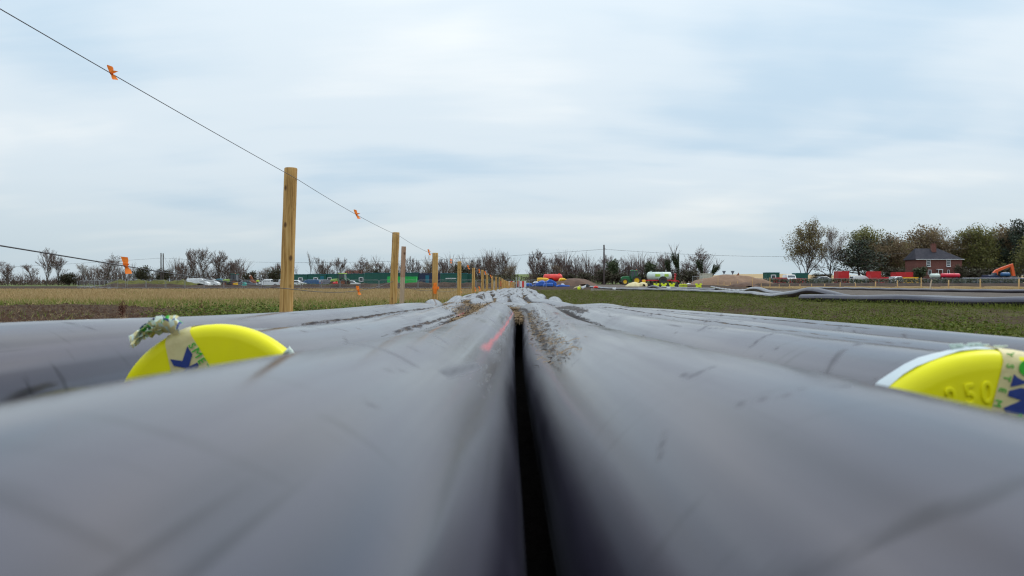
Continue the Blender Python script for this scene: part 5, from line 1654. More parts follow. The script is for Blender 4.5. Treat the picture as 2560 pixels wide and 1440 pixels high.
tractor('green tractor with dark cab and lime bonnet, behind the white vans', 583, 176, PI - .08, P_DARK, P_LIME, P_RUST, roof=P_DGREEN, sc=1.08)
tractor('green tractor facing left in front of the green cabins', 853, 152, PI - .12, P_TGREEN, P_LIME, P_RUST, roof=P_LIME, sc=1.0)
tractor('green tractor with yellow wheels, hitched before the pale tanker', 1581, 141, PI - .06, P_TGREEN, P_TGREEN, P_HUB, sc=.98, roof=P_TGREEN)


def tanker(label, px, d, rz, tank_m, ln, r, hub, zc=1.75, rear=None, chassis=P_DARK, stripe=None, group='slurry tankers'):
    t = thing('slurry_tanker', label, 'tanker', at(px, d), rz, group)
    mb = MB(); h = ln / 2
    mb.lathe([(0, -h - .28), (r * .55, -h - .22), (r * .9, -h - .06), (r, -h + .1), (r * 1.01, -h * .33), (r * 1.025, -h * .33 + .02), (r * 1.01, -h * .33 + .06), (r * 1.01, h * .33), (r * 1.025, h * .33 + .03), (r * 1.01, h * .33 + .07), (r, h - .1), (r * .9, h + .06), (r * .55, h + .22), (0, h + .28)], (0, 0, zc), 'x', 32)
    tk = mb.build('tank', tank_m, t, smooth=True)
    if stripe:
        for x0, x1 in stripe[1]:
            mb = MB(); vs = []
            for s in range(7):
                a = math.radians(-8 + 38 * s / 6)
                for x in (x0, x1): vs.append((x, math.cos(a) * r * 1.03, zc + math.sin(a) * r * 1.03))
            for s in range(7):
                a = math.radians(-8 + 38 * s / 6)
                for x in (x0, x1): vs.append((x, -math.cos(a) * r * 1.03, zc + math.sin(a) * r * 1.03))
            mb.add(vs, [(2 * k + o_, 2 * k + 1 + o_, 2 * k + 3 + o_, 2 * k + 2 + o_) for k in range(6) for o_ in (0, 14)])
            mb.build('painted_panel', stripe[0], tk)
    mb = MB()
    for s in (-1, 1): mb.box((.3, s * .45, zc - r - .05), (ln + 1.4, .14, .22))
    mb.tube([(h + 1.0, .45, zc - r - .05), (h + 2.0, 0, zc - r - .15), (h + 1.0, -.45, zc - r - .05)], .08, 6)
    mb.build('chassis', chassis, t)
    for s in (-1, 1):
        wheel(t, (-.55, s * (r + .12), .78), .78, .52, hub, n=24)
        arc = [(-.55 + .9 * math.cos(a), .78 + .9 * math.sin(a)) for a in np.linspace(.3, 2.85, 9)]
        mb = MB()
        for k in range(8):
            (x0, z0), (x1, z1) = arc[k], arc[k + 1]
            mb.add([(x0, s * (r + .12) - .3, z0), (x0, s * (r + .12) + .3, z0), (x1, s * (r + .12) + .3, z1), (x1, s * (r + .12) - .3, z1)], [(0, 1, 2, 3)])
        mb.build('mudguard', tank_m, t)
    mb = MB(); mb.lathe([(.22, 0), (.22, .16), (.28, .16), (.28, .2), (0, .22)], (h * .75, 0, zc + r - .02), 'z', 12); mb.build('hatch', tank_m, tk)
    mb = MB(); mb.lathe([(.10, 0), (.10, .3), (.14, .3), (0, .36)], (-h * .6, 0, zc + r - .02), 'z', 10); mb.build('vent', P_STEEL, tk)
    if rear:
        mb = MB()
        for s in (-.55, .55):
            mb.tube([(-h - .5, s, .6), (-h - .9, s, 1.0), (-h - 1.0, s, 2.2)], .07, 6)
        for z in (1.0, 1.6, 2.2): mb.tube([(-h - .92, -.8, z), (-h - .92, .8, z)], .06, 6)
        mb.box((-h - .8, 0, .72), (.7, 1.6, .16)); mb.tube([(-h - .5, 0, .9), (-h - 1.5, .1, .75), (-h - 1.7, .1, .5)], .09, 6)
        mb.build('rear_linkage', rear, t)
    return t


tanker('shiny red slurry tanker behind the blue sheets', 1382, 158, 0.04, P_REDB, 3.7, .82, P_GREY, zc=1.72)
tanker('pale green and white slurry tanker behind the tractor with yellow wheels', 1648, 141, PI - .04, P_PALE, 4.3, .80, P_DARK, zc=1.72, rear=P_RED, chassis=P_RED, stripe=(P_LIME, [(-.1, .9), (-1.7, -.9)]))


# ------------------------------------------------------------------ cabins, containers and the barn
def cabin(label, name, px0, px1, d, top, m, depth=2.4, wins=(), door=None, base=None, roof=True, group='site cabins', rz=0.0):
    x0, x1 = (px0 - 1280) / F * d, (px1 - 1280) / F * d
    cx = (x0 + x1) / 2; b = gz(cx, d); h = CZ + (HY - top) / F * d - b; L = abs(x1 - x0)
    t = thing(name, label, 'cabin' if 'cabin' in name else 'container', (cx, d + depth / 2, b), rz, group)
    mb = MB(); mb.box((0, 0, h / 2 + .08), (L - .12, depth - .12, h - .16)); mb.build('wall', m, t)
    mb = MB()
    n = max(4, int(L / .34))
    for k in range(n):
        x = -L / 2 + .1 + (L - .2) * (k + .5) / n
        if any(abs(x / L + .5 - w0) < w1 for w0, w1 in ((w_ + .0, .6 / L + .05) for w_ in wins)): continue
        mb.box((x, -depth / 2 + .055, h / 2), (L / n * .5, .06, h - .4))
    mb.build('corrugation', m, t)
    mb = MB()
    for z in (.12, h - .1): mb.box((0, 0, z), (L, depth, .16))
    for sx in (-1, 1):
        for sy in (-1, 1): mb.box((sx * (L / 2 - .06), sy * (depth / 2 - .06), h / 2), (.122, .122, h - .02))
    mb.build('edge_frame', m, t)
    if roof:
        mb = MB(); mb.box((0, 0, h + .01), (L + .06, depth + .06, .08)); mb.build('roof', P_TEAL if m is P_DGREEN else m, t)
    for w_ in wins:
        f = MB(); x = -L / 2 + L * w_; ww, wh = .95, 1.0; zc = h * .56; y = -depth / 2
        for s in (-1, 1): f.box((x + s * ww / 2, y, zc), (.16, .10, wh + .16)); f.box((x, y, zc + s * wh / 2), (ww, .10, .16))
        fo = f.build('window_frame', P_WHITE, t)
        p = MB(); p.box((x, y + .03, zc), (ww - .1, .04, wh - .1)); p.build('pane', P_GLASS, fo)
    if door is not None:
        mb = MB(); mb.box((-L / 2 + L * door, -depth / 2 + .0, h * .45), (.9, .10, h * .8)); do = mb.build('door', P_TEAL, t)
        mb = MB(); mb.box((-L / 2 + L * door + .3, -depth / 2 - .08, h * .45), (.05, .06, .2)); mb.build('handle', P_STEEL, do)
    return t


GC = 'dark green cabins standing in a row'
cabin('dark green site cabin at the left end of the row, right of the nearest post', 'site_cabin', 700, 768, 180, 686, P_DGREEN, wins=(.75,), group=GC)
cabin('dark green site cabin behind the blue people carrier', 'site_cabin', 769, 814, 180, 685.5, P_DGREEN, wins=(.45,), door=.8, group=GC)
cabin('dark green site cabin behind the bonnet of the second tractor', 'site_cabin', 815, 862, 181, 685, P_DGREEN, wins=(.18,), group=GC)
cabin('dark green site cabin with a white framed window, right of the second tractor', 'site_cabin', 863, 911, 180, 684.5, P_DGREEN, wins=(.83,), group=GC)
cabin('long plain dark green container, right of the white framed window', 'storage_container', 912, 982, 176, 682.5, P_DGREEN, group=GC)
cabin('dark green container behind the bright green skip', 'storage_container', 983, 1046, 178, 682, P_DGREEN, group=GC)
cabin('navy green cabin left of the third post', 'site_cabin', 1047, 1100, 178, 683.5, P_NAVY, group=GC, door=.4)
c_ = cabin('dark green cabin with a long white lamp strip, right of the third post', 'site_cabin', 1101, 1168, 176, 683.5, P_DGREEN, group=GC)
mb = MB(); mb.box((-.7, -1.27, 2.05), (2.6, .08, .16)); mb.build('light_strip', P_WHITE, c_)
cabin('low green cabin ending the row, right of the fourth post', 'site_cabin', 1169, 1186, 178, 685, P_DGREEN, group=GC)
cabin('bright green skip partly hidden by the second post', 'skip', 968, 1040, 150, 691.5, P_BGREEN, roof=False, group='site containers')
mb = MB()
bx0, bx1 = (866 - 1280) / F * 320, (906 - 1280) / F * 320
bt = thing('barn', 'distant barn with a red brown roof behind the green cabins', 'barn', ((bx0 + bx1) / 2, 320, gz(-70, 320)))
hb = CZ + (HY - 676) / F * 320 - gz(-70, 320)
mb.box((0, 0, hb * .3), (abs(bx1 - bx0), 8, hb * .62)); mb.build('wall', P_DARK, bt)
mb = MB(); L_ = abs(bx1 - bx0) / 2 + .3
mb.add([(-L_, -4.3, hb * .58), (L_, -4.3, hb * .58), (L_, 0, hb), (-L_, 0, hb), (-L_, 4.3, hb * .58), (L_, 4.3, hb * .58)], [(0, 1, 2, 3), (3, 2, 5, 4), (0, 3, 4), (1, 5, 2)]); mb.build('roof', P_BARN, bt)
cabin('small cream cabin beside the right soil mound', 'site_cabin', 1756, 1781, 150, 684, P_CREAM, group='site containers')
cabin('dark green cabin with a window, leftmost in the right compound', 'site_cabin', 1917, 1949, 158, 681.5, P_DGREEN, wins=(.52,), group='site containers')
cabin('dark green container beneath the leftmost trees of the wood', 'storage_container', 1990, 2020, 166, 683, P_DGREEN, group='site containers')
RB = 'red boxes in the right compound'
cabin('tall red box with a small white notice, right of the white van', 'red_container', 2178, 2203, 162, 678.5, P_RED, group=RB, roof=False)
cabin('red box on a trailer bed under the dark conifer', 'red_container', 2096, 2123, 168, 678, P_RED, group=RB, roof=False)
cabin('red cabin, left of the dark red pair by the house', 'red_container', 2240, 2262, 166, 680.5, P_RED, group=RB, roof=False)
cabin('red cabin, right of the dark red pair by the house', 'red_container', 2264, 2283, 170, 680.5, P_RED, group=RB, roof=False)
cabin('low red trailer in front of the tall red box', 'red_container', 2193, 2222, 156, 692.5, P_RED, group=RB, roof=False)
cabin('low red flatbed beside the white pickup truck', 'red_container', 1943, 1968, 152, 694, P_RED, group=RB, roof=False)
cabin('low red trailer behind the barrier right of the white pickup truck', 'red_container', 1984, 2016, 160, 696.5, P_RED, group=RB, roof=False)
cabin('low orange skip right of the red cabins', 'skip', 2272, 2296, 154, 693, P_YPL, group='site containers', roof=False)


def lying_tank(name, label, px0, px1, d, top, dia, m, cat='tank'):
    x0, x1 = (px0 - 1280) / F * d, (px1 - 1280) / F * d; L = x1 - x0; r = dia / 2; cx = (x0 + x1) / 2
    zc = CZ + (HY - top) / F * d - r; b = gz(cx, d)
    t = thing(name, label, cat, (cx, d, b))
    mb = MB(); mb.lathe([(0, -L / 2), (r * .7, -L / 2 + .04), (r * .96, -L / 2 + .16), (r, -L / 2 + .3), (r, L / 2 - .3), (r * .96, L / 2 - .16), (r * .7, L / 2 - .04), (0, L / 2)], (0, 0, zc - b), 'x', 24); mb.build('shell', m, t, smooth=True)
    mb = MB()
    for s in (-.3, .3): mb.box((L * s, 0, (zc - b - r * .7) / 2), (.25, dia * .9, max(.1, zc - b - r * .7)))
    mb.build('cradle', P_DARK, t)
    mb = MB(); mb.lathe([(.18, 0), (.18, .12), (0, .14)], (L * .2, 0, zc - b + r - .02), 'z', 10); mb.build('lid', m, t)
    return t
lying_tank('white_tank', 'white tank lying behind the barriers in front of the house', 2325, 2349, 150, 684, .95, P_PALE)
lying_tank('red_tank', 'long bright red tank lying in front of the house', 2352, 2399, 150, 683.5, .85, paint('crimson_paint', (.72, .02, .06)))
lying_tank('red_tank', 'small red drum standing in front of the second tractor', 832, 845, 118, 704.5, .5, P_RED)
# stack of black pipes right of the house
for row in range(3):
    for k in range(2):
        dd = 150 + k * .42 + row * .21
        p = at(2410, dd)
        mb = MB(); x0, x1 = (2398 - 1280) / F * dd, (2556 - 1280) / F * dd
        mb.tube([(0, 0, 0), (x1 - x0, 0, 0)], .2, 12)
        o = mb.build('stacked_pipe', P_NAVY if row != 1 else P_DARK, None, smooth=True); o.location = (x0 + .3 * row, dd, gz(x0, dd) + .22 + row * .36)
        tag(o, ['bottom', 'middle', 'top'][row] + ' long dark pipe in the ' + ['front', 'back'][k] + ' tier of the stack below the excavator arm', 'pipe', 'stacked pipes in the right compound')


# excavator
ex = thing('excavator', 'orange excavator with its arm folded down, right of the house', 'excavator', at(2476, 158), 0.0)
s_ = 158 / F
def EX(px, py): return ((px - 2476) * s_, CZ + (HY - py) * s_ - ex.location.z)
mb = MB(); mb.slab([EX(2483, 690), EX(2481, 683), EX(2488, 675), EX(2505, 668), EX(2525, 661), EX(2531, 660), EX(2530, 664), EX(2509, 673), EX(2494, 679), EX(2491, 690)], -.25, .25, .03); mb.build('boom', P_ORG, ex)
mb = MB(); mb.slab([EX(2524, 661), EX(2531, 659), EX(2538, 690), EX(2531, 691)], -.2, .2, .03); mb.build('stick', P_ORG, ex)
mb = MB(); mb.tube([(*EX(2500, 675)[:1], 0, EX(2500, 675)[1]), (EX(2514, 670)[0], 0, EX(2514, 670)[1])], .09, 8); mb.build('ram', P_STEEL, ex)
mb = MB(); mb.slab([EX(2530, 690), EX(2540, 690), EX(2539, 699), EX(2529, 701), EX(2526, 696)], -.5, .5, .05); mb.build('bucket', P_DARK, ex)
mb = MB(); mb.slab([EX(2462, 697), EX(2462, 688), EX(2480, 687), EX(2492, 692), EX(2492, 697)], -1.2, 1.2, .1); mb.build('house', P_NAVY, ex)
mb = MB(); mb.slab([EX(2476, 689), EX(2477, 682), EX(2484, 682), EX(2486, 689)], -1.1, -.1, .08); mb.build('cab', P_GLASS, ex)
for s in (-1, 1):
    mb = MB(); mb.slab([EX(2460, 702), EX(2457, 699.5), EX(2460, 697), EX(2493, 697), EX(2496, 699.5), EX(2493, 702)], s * 1.1 - .3, s * 1.1 + .3, .03); mb.build('track', P_BLACK, ex)
lying_tank('blue_tank', 'blue drum under the excavator arm', 2502, 2524, 156, 681, .9, P_BLUE)

# brick house
hd = 180.0; hs = hd / F
hx0, hx1 = (2291 - 1280) * hs, (2405 - 1280) * hs
hcx = (hx0 + hx1) / 2; hb_ = gz(hcx, hd); eave = CZ + (HY - 648) * hs - hb_; ridge = CZ + (HY - 620) * hs - hb_
ho = thing('brick_house', 'red brick house with a grey hipped slate roof among the trees', 'house', (hcx, hd, hb_))
HL = hx1 - hx0; HD = 5.2
mb = MB(); mb.box((0, HD / 2, eave / 2), (HL, HD, eave)); mb.build('wall', P_BRICK, ho)
mb = MB(); e = .35
rx0, rx1 = (2301 - 1280) * hs - hcx, (2360 - 1280) * hs - hcx
mb.add([(-HL / 2 - e, -e, eave), (HL / 2 + e, -e, eave), (HL / 2 + e, HD + e, eave), (-HL / 2 - e, HD + e, eave), (rx0, HD / 2, ridge), (rx1, HD / 2, ridge), (-HL / 2 - e, -e, eave - .12), (HL / 2 + e, -e, eave - .12), (HL / 2 + e, HD + e, eave - .12), (-HL / 2 - e, HD + e, eave - .12)],
       [(0, 1, 5, 4), (1, 2, 5), (2, 3, 4, 5), (3, 0, 4), (0, 6, 7, 1), (1, 7, 8, 2), (2, 8, 9, 3), (3, 9, 6, 0), (6, 9, 8, 7)])
rf = mb.build('roof', P_SLATE, ho)
mb = MB(); chx = (2344 - 1280) * hs - hcx; mb.box((chx, HD / 2 - .8, ridge + .0), (1.0, .8, 2.0)); mb.box((chx, HD / 2 - .8, ridge + .95), (1.12, .92, .16))
for k in (-.25, .25): mb.lathe([(.13, 0), (.12, .3), (.09, .3)], (chx + k, HD / 2 - .8, ridge + 1.02), 'z', 8)
mb.build('chimney', P_BRICK, rf)
mb = MB(); mb.box((0, -e - .06, eave - .06), (HL + 2 * e, .12, .12)); mb.build('gutter', P_WHITE, ho)
for px in (2321, 2371):
    wx, wz0, wz1 = (px - 1280) * hs - hcx, CZ + (HY - 665.5) * hs - hb_, CZ + (HY - 649.5) * hs - hb_
    f = MB()
    for s in (-1, 1): f.box((wx + s * .46, -.03, (wz0 + wz1) / 2), (.10, .10, wz1 - wz0))
    for k in range(5): f.box((wx, -.03, wz0 + (wz1 - wz0) * k / 4), (.86, .10, .09))
    fo = f.build('window', P_WHITE, ho)
    p = MB(); p.box((wx, -.004, (wz0 + wz1) / 2), (.84, .03, wz1 - wz0 - .06)); p.build('pane', P_GLASS, fo)
    p = MB(); p.box((wx, -.08, wz0 - .10), (1.15, .2, .14)); p.build('sill', P_WHITE, fo)
for px, w_ in ((2324, .8), (2371, .5)):
    wx, wz = (px - 1280) * hs - hcx, CZ + (HY - 681) * hs - hb_
    f = MB()
    for s in (-1, 1): f.box((wx + s * w_ / 2, -.03, wz), (.09, .10, 1.2)); f.box((wx, -.03, wz + s * .6), (w_ - .1, .10, .09))
    fo = f.build('window', P_WHITE, ho); p = MB(); p.box((wx, -.004, wz), (w_ - .1, .03, 1.15)); p.build('pane', P_GLASS, fo)
wx = (2346 - 1280) * hs - hcx
mb = MB(); mb.box((wx, -.5, CZ + (HY - 674) * hs - hb_), (1.2, 1.0, .18))
for s in (-1, 1): mb.box((wx + s * .5, -.92, (CZ + (HY - 675) * hs - hb_) / 2), (.1, .1, CZ + (HY - 675) * hs - hb_))
mb.build('porch', P_WHITE, ho)
mb = MB(); mb.box((wx, -.02, 1.0), (.9, .08, 2.0)); mb.build('door', P_DARK, ho)


# ------------------------------------------------------------------ barriers
def barrier_proto():
    t = thing('crowd_barrier', 'x', 'barrier')
    Lb, Hb, rc = 2.2, 1.05, .16
    pts = [(-Lb / 2, 0, .08), (-Lb / 2, 0, Hb - rc)]
    for k in range(1, 5): a = PI - PI / 2 * k / 4; pts.append((-Lb / 2 + rc + rc * math.cos(a), 0, Hb - rc + rc * math.sin(a)))
    for k in range(0, 5): a = PI / 2 - PI / 2 * k / 4; pts.append((Lb / 2 - rc + rc * math.cos(a), 0, Hb - rc + rc * math.sin(a)))
    pts.append((Lb / 2, 0, .08))
    mb = MB(); mb.tube(pts, .024, 5); mb.tube([(-Lb / 2, 0, .16), (Lb / 2, 0, .16)], .016, 5); mb.build('frame', P_STEEL, t)
    mb = MB()
    for k in range(1, 18): mb.tube([(-Lb / 2 + Lb * k / 18, 0, .16), (-Lb / 2 + Lb * k / 18, 0, Hb)], .0022, 3, cap=False)
    for k in range(1, 6): mb.tube([(-Lb / 2, 0, .16 + .15 * k), (Lb / 2, 0, .16 + .15 * k)], .0022, 3, cap=False)
    o = mb.build('mesh_infill', P_STEEL, t, fix=False); o['kind'] = 'stuff'
    for s in (-1, 1):
        mb = MB(); mb.box((s * Lb * .42, 0, .03), (.07, .6, .05)); mb.build('foot', P_STEEL, t)
    return t


bp = barrier_proto(); used_b = False
WHERE_L = ['at the left end of the grassy mound', 'below the orange tape on the lower wire', 'left of the twin utility poles', 'right of the twin utility poles', 'before the left white van', 'before the right white van', 'before the first tractor', 'before the brown digger arm', 'before the white pickup trucks', 'beside the nearest fence post', 'before the blue people carrier', 'at the bonnet of the second tractor', 'at the rear wheel of the second tractor', 'before the plain dark green container', 'at the left end of the green skip', 'at the right end of the green skip', 'left of the third fence post', 'between the third and fourth fence posts', 'between the fourth and fifth fence posts', 'behind the small white lath', 'at the very end, by the dense far posts', 'by the red and white boards']
WHERE_R = ['left of the leftmost cabin', 'below the leftmost cabin', 'below the white pickup seen from the front', 'below the dark green container', 'right of the dark green container', 'before the grey car', 'below the red box under the conifer', 'left of the white van with big windows', 'before the white van with big windows', 'before the tall red box', 'right of the tall red box', 'before the two white cars', 'before the orange skip', 'between the orange skip and the white tank', 'before the white tank', 'before the left half of the long red tank', 'before the right end of the long red tank', 'right of the long red tank', 'left of the excavator', 'below the excavator boom', 'below the excavator elbow', 'at the far right end']
M_BAR = mat('barrier_steel', (.26, .27, .275), .5, metal=.3)
for n_ in KID[bp.name]:
    bpy.data.objects[n_].data.materials.clear(); bpy.data.objects[n_].data.materials.append(M_BAR)


def barrier(p, rz, label, group):
    global used_b
    if not used_b:
        used_b = True; o = bp; o.location = p; o.rotation_euler = (0, 0, rz)
    else: o = dup(bp, p, rz)
    o['label'] = label; o['group'] = group
    return o


GL = 'mesh barriers along the left compound'
x = (292 - 1280) / F * 86
k = 0
while x < (1300 - 1280) / F * 86:
    barrier(Vector((x, 86, gz(x, 86) + .0)), random.gauss(0, .05), 'grey mesh barrier of the left run, ' + WHERE_L[min(k, 21)], GL)
    x += 2.32; k += 1
for k, (px, d) in enumerate(((272, 89), (256, 93), (243, 97), (230, 101), (218, 106), (212, 112))):
    barrier(at(px, d), PI / 2 - .5 + random.gauss(0, .1), ['first', 'second', 'third', 'fourth', 'fifth', 'last'][k] + ' grey mesh barrier of the line running back from the left corner', 'mesh barriers at the left corner')
for px, d in ((1318, 92), (1345, 92)):
    barrier(at(px, d), 0, ('left' if px == 1318 else 'right') + ' one of two grey mesh barriers directly behind the blue sheets', 'mesh barriers behind the blue sheets')
GRB = 'mesh barriers along the right compound'
x = (1902 - 1280) / F * 136
k = 0
while k < 22:
    p = Vector((x, 136, gz(x, 136) - .05)); p.z = CZ - .13
    barrier(p, random.gauss(0, .06), 'grey mesh barrier of the right run, ' + WHERE_R[k], GRB)
    x += 2.34; k += 1
# soil bank under the left barriers and vehicles
def bank(name, px0, px1, d, tops, depth, m):
    n = 140; px = np.linspace(px0, px1, n); x = (px - 1280) / F * d
    zt = CZ + (HY - np.interp(px, *tops)) / F * d
    v = np.linspace(-1, 1, 9)
    Vx = np.zeros((9, n, 3))
    for i, q in enumerate(v):
        yy = d + q * depth / 2
        zb = g(x, np.full(n, yy)) - .04
        f = (1 - abs(q) ** 1.6)
        Vx[i, :, 0] = x; Vx[i, :, 1] = yy + .3 * np.sin(x * .8 + i); Vx[i, :, 2] = zb + np.maximum(zt - zb, .0) * f * (1 + .10 * np.sin(x * 1.7 + i) + .07 * np.sin(x * 4.1 + 2 * i))
    o, _ = np_grid(name, Vx, m); o['kind'] = 'structure'
bank('soil_bank', 252, 1302, 97, ([250, 290, 420, 480, 700, 780, 900, 960, 1050, 1300], [716, 709, 710, 713, 713, 711, 709.5, 708, 706, 708]), 6, G_ROUGH)
bank('grass_bank', 282, 500, 124, ([270, 300, 460, 510], [708, 700.5, 701, 712]), 8, G_GRASS)
bank('compound_bank', 1846, 2760, 132, ([1840, 1900, 2700], [716, 708.5, 708.5]), 9, G_ROUGH)

# red and white barrier boards by the far end of the fence
for k, (px, lb) in enumerate(((1262, 'left'), (1276, 'middle'), (1305, 'right'))):
    t = thing('plastic_barrier', f'red and white plastic barrier, {lb} one of three at the end of the fence', 'barrier', at(px, 95), random.gauss(0, .2), 'red and white plastic barriers')
    for j in range(4):
        mb = MB(); mb.box(((j - 1.5) * .28, 0, .52), (.276, .06, .85)); mb.build('panel', P_REDB if j % 2 == 0 else P_WHITE, t)
    mb = MB(); mb.box((-.45, 0, .04), (.12, .6, .08)); mb.box((.45, 0, .04), (.12, .6, .08)); mb.build('foot', P_BLACK, t)
for k, px in enumerate((1291, 1298)):
    t = thing('scaffold_post', ('left' if k == 0 else 'right') + ' one of two steel uprights at the end of the wire fence', 'post', at(px, 84), 0, 'steel uprights ending the fence')
    mb = MB(); mb.tube([(0, 0, -.1), (0, 0, .55), (0, 0, 1.32)], .06, 8); mb.build('upright', P_STEEL, t)
    mb = MB(); mb.lathe([(.07, 0), (.075, .05), (0, .06)], (0, 0, 1.32), 'z', 8); mb.build('cap', P_STEEL, t)
# ------------------------------------------------------------------ poles and overhead lines
M_POLE = mat('pole_wood', (.045, .030, .032), .85, (.075, .055, .05), 2, bump=.3, bscale=10)


def pole(label, px, top, d, r):
    b = at(px, d); h = CZ + (HY - top) / F * d - b.z
    t = thing('utility_pole', label, 'utility pole', b, 0, 'utility poles')
    mb = MB(); mb.tube([(0, 0, -.3), (0, 0, h * .5), (0, 0, h)], [r, r * .9, r * .78], 10); mb.build('shaft', M_POLE, t, smooth=True)
    mb = MB(); mb.lathe([(.06, h - .9), (.09, h - .85), (.05, h - .75), (.09, h - .68), (.0, h - .62)], (r + .04, 0, 0), 'z', 8); mb.build('insulator', P_STEEL, t)
    mb = MB(); mb.lathe([(r * .9, 0), (r * .9, .06), (0, .1)], (0, 0, h), 'z', 10); mb.build('cap', P_DARK, t)
    return t, b, h


pole('left one of the twin utility poles standing close together', 402.5, 633, 225, .20)
pole('right one of the twin utility poles standing close together', 408, 634, 226, .20)
pole('single dark utility pole standing alone near the centre of the horizon', 1510, 613, 150, .19)


def line(label, ctrl, r):
    pts = []
    for (a, b, sag) in ctrl:
        A, B = pix(*a), pix(*b)
        s = sagged(A, B, sag, 24); pts += s if not pts else s[1:]
    mb = MB(); mb.tube(pts, r, 5)
    tag(mb.build('overhead_line', P_DARK, None, smooth='all'), label, 'overhead line', 'overhead lines')
line('overhead line running left from the twin utility poles', [((-700, 690, 225), (403, 645, 225), 1.0)], .028)
line('overhead line between the twin utility poles and the single pole', [((408, 645, 225), (1510, 623, 150), 2.05)], .026)
line('overhead line running right from the single utility pole to the wood', [((1510, 623, 150), (2420, 620, 190), 1.9)], .026)

# camera pole with a curved top
t = thing('camera_pole', 'slim pole with a curved top and hanging camera among the far trees', 'camera pole', at(1185.5, 165))
b = t.location.z; k_ = 165 / F
mb = MB(); H_ = CZ + (HY - 647) * k_ - b
mb.tube([(0, 0, 0), (0, 0, H_ - .3), (-.08, 0, H_ - .08), (-.25, 0, H_), (-.45, 0, H_ - .12), (-.5, 0, H_ - .3)], .06, 6); mb.build('pole', P_STEEL, t, smooth=True)
mb = MB(); mb.lathe([(0, -.42), (.18, -.36), (.22, -.2), (.16, 0), (0, .05)], (-.5, 0, H_ - .35), 'z', 10); mb.build('camera_dome', P_DARK, t, smooth=True)

# ------------------------------------------------------------------ stake fence on the right
M_STAKE = wood_mat('stake_wood', (.42, .25, .10), (.58, .38, .17), (.66, .46, .24))
stk = []
for k in range(22):
    px = [2547, 2451, 2371, 2303, 2244, 2189, 2139, 2100, 2062, 2029, 2000, 1974, 1948, 1925, 1903, 1881, 1862, 1844, 1826, 1810, 1795, 1782][k]
    d = 37 * F / (px - 1280)
    b = at(px, d); top = [697, 698, 700.5, 694, 701, 704, 708, 706, 709.5, 710, 711, 712, 712, 694, 709, 693, 711, 702, 708, 708, 694, 709][k]
    h = max(.55, CZ + (HY - top) / F * d - b.z)
    mb = MB(); lean = random.gauss(0, .02)
    mb.tube([(0, 0, -.1), (lean * h * .5, 0, h * .5), (lean * h, 0, h), (lean * h, 0, h + .015)], [.055, .052, .05, .04], 8)
    o = mb.build('fence_stake', M_STAKE, None, smooth=True); o.location = b
    lb = 'wooden stake of the right fence, ' + ['', 'below the stacked dark pipes', 'below the long red tank', '', 'below the two white cars', 'below the tall red box', 'below the white van with big windows', 'below the red box under the conifer', 'below the grey car', 'right of the dark green container', 'below the dark green container', 'below the white pickup seen from the front', 'right of the leftmost cabin', '', 'left of the leftmost cabin', 'tall, between the pale mound and the leftmost cabin', 'short, between the pale mound and the leftmost cabin', 'below the rusty digger arm', 'on the right slope of the pale mound', 'below the left road sign', 'tall, before the middle of the pale mound', 'leftmost of all'][k]
    if k == 0: lb = 'stake nearest the right end of the stake fence, below the excavator'
    if k == 3: lb = 'tall dark stake of the stake fence, below the white tank'
    if k == 13: lb = 'tall stake left of the leftmost cabin of the right compound'
    tag(o, lb, 'fence stake', 'stakes of the right fence')
    stk.append((b, h, lean))
mb = MB()
for q in (.55, .9):
    pts = [bb + Vector((ln * hh * q, 0, min(hh, 1.0) * q)) for bb, hh, ln in stk]
    mb.tube(pts, .008, 4)
tag(mb.build('stake_fence_wire', M_WIRE, None), 'thin wires joining the stakes of the right stake fence', 'wire')
mb = MB(); mb.tube([(0, 0, -.1), (.02, 0, .6), (.05, 0, .95)], [.05, .05, .045], 6)
o = mb.build('marker_stake', M_LATH); o.location = at(2324, 57); o.rotation_euler = (0, .12, 0); tag(o, 'pale leaning stake alone before the stake fence, under the white tank', 'stake')

# ------------------------------------------------------------------ soil mounds and road signs
mound('soil_mound', 'brown soil mound between the red tanker and the single utility pole', 'soil mound', at(1437, 118), 8.2, 6, 1.25, P_SOILM, 5, flat=.1)
mound('soil_mound', 'broad pale brown soil mound right of the small cream cabin', 'soil mound', at(1822, 136), 15.5, 9, 2.0, P_SOILL, 9, flat=-.1)
mound('soil_mound', 'low dark ridge of soil before the leftmost cabin on the right', 'soil mound', at(1862, 112), 5, 2.5, .75, P_SOILM, 12)
for px, w_ in ((1810, 'left'), (1831.5, 'right')):
    t = thing('road_sign', f'{w_} one of two road signs pointing down, seen above the pale mound', 'road sign', at(px, 175), 0, 'road signs over the mound')
    h = CZ + (HY - 682) * 175 / F - t.location.z
    mb = MB(); mb.tube([(0, .05, 0), (0, .05, h + .5)], .045, 6); mb.build('post', P_DARK, t)
    mb = MB(); mb.slab([(-.48, h + .45), (.48, h + .45), (.06, h - .38), (-.06, h - .38)], -.03, .0); mb.build('plate', P_GREY, t)
t = thing('leaning_board', 'rusty triangular digger arm rising behind the pale mound', 'digger arm', at(1845, 142))
k_ = 142 / F; zb = t.location.z
def LB(px, py): return ((px - 1845) * k_, CZ + (HY - py) * k_ - zb)
mb = MB(); mb.slab([LB(1836, 694), LB(1847, 681.5), LB(1848, 699), LB(1845.5, 699), LB(1845, 687), LB(1838, 695)], -.15, .15, .02); mb.build('arm', P_RUST, t)
mb = MB(); mb.slab([LB(1834, 697), LB(1836, 693), LB(1839, 695), LB(1838, 699)], -.2, .2, .02); mb.build('joint', P_DARK, t)


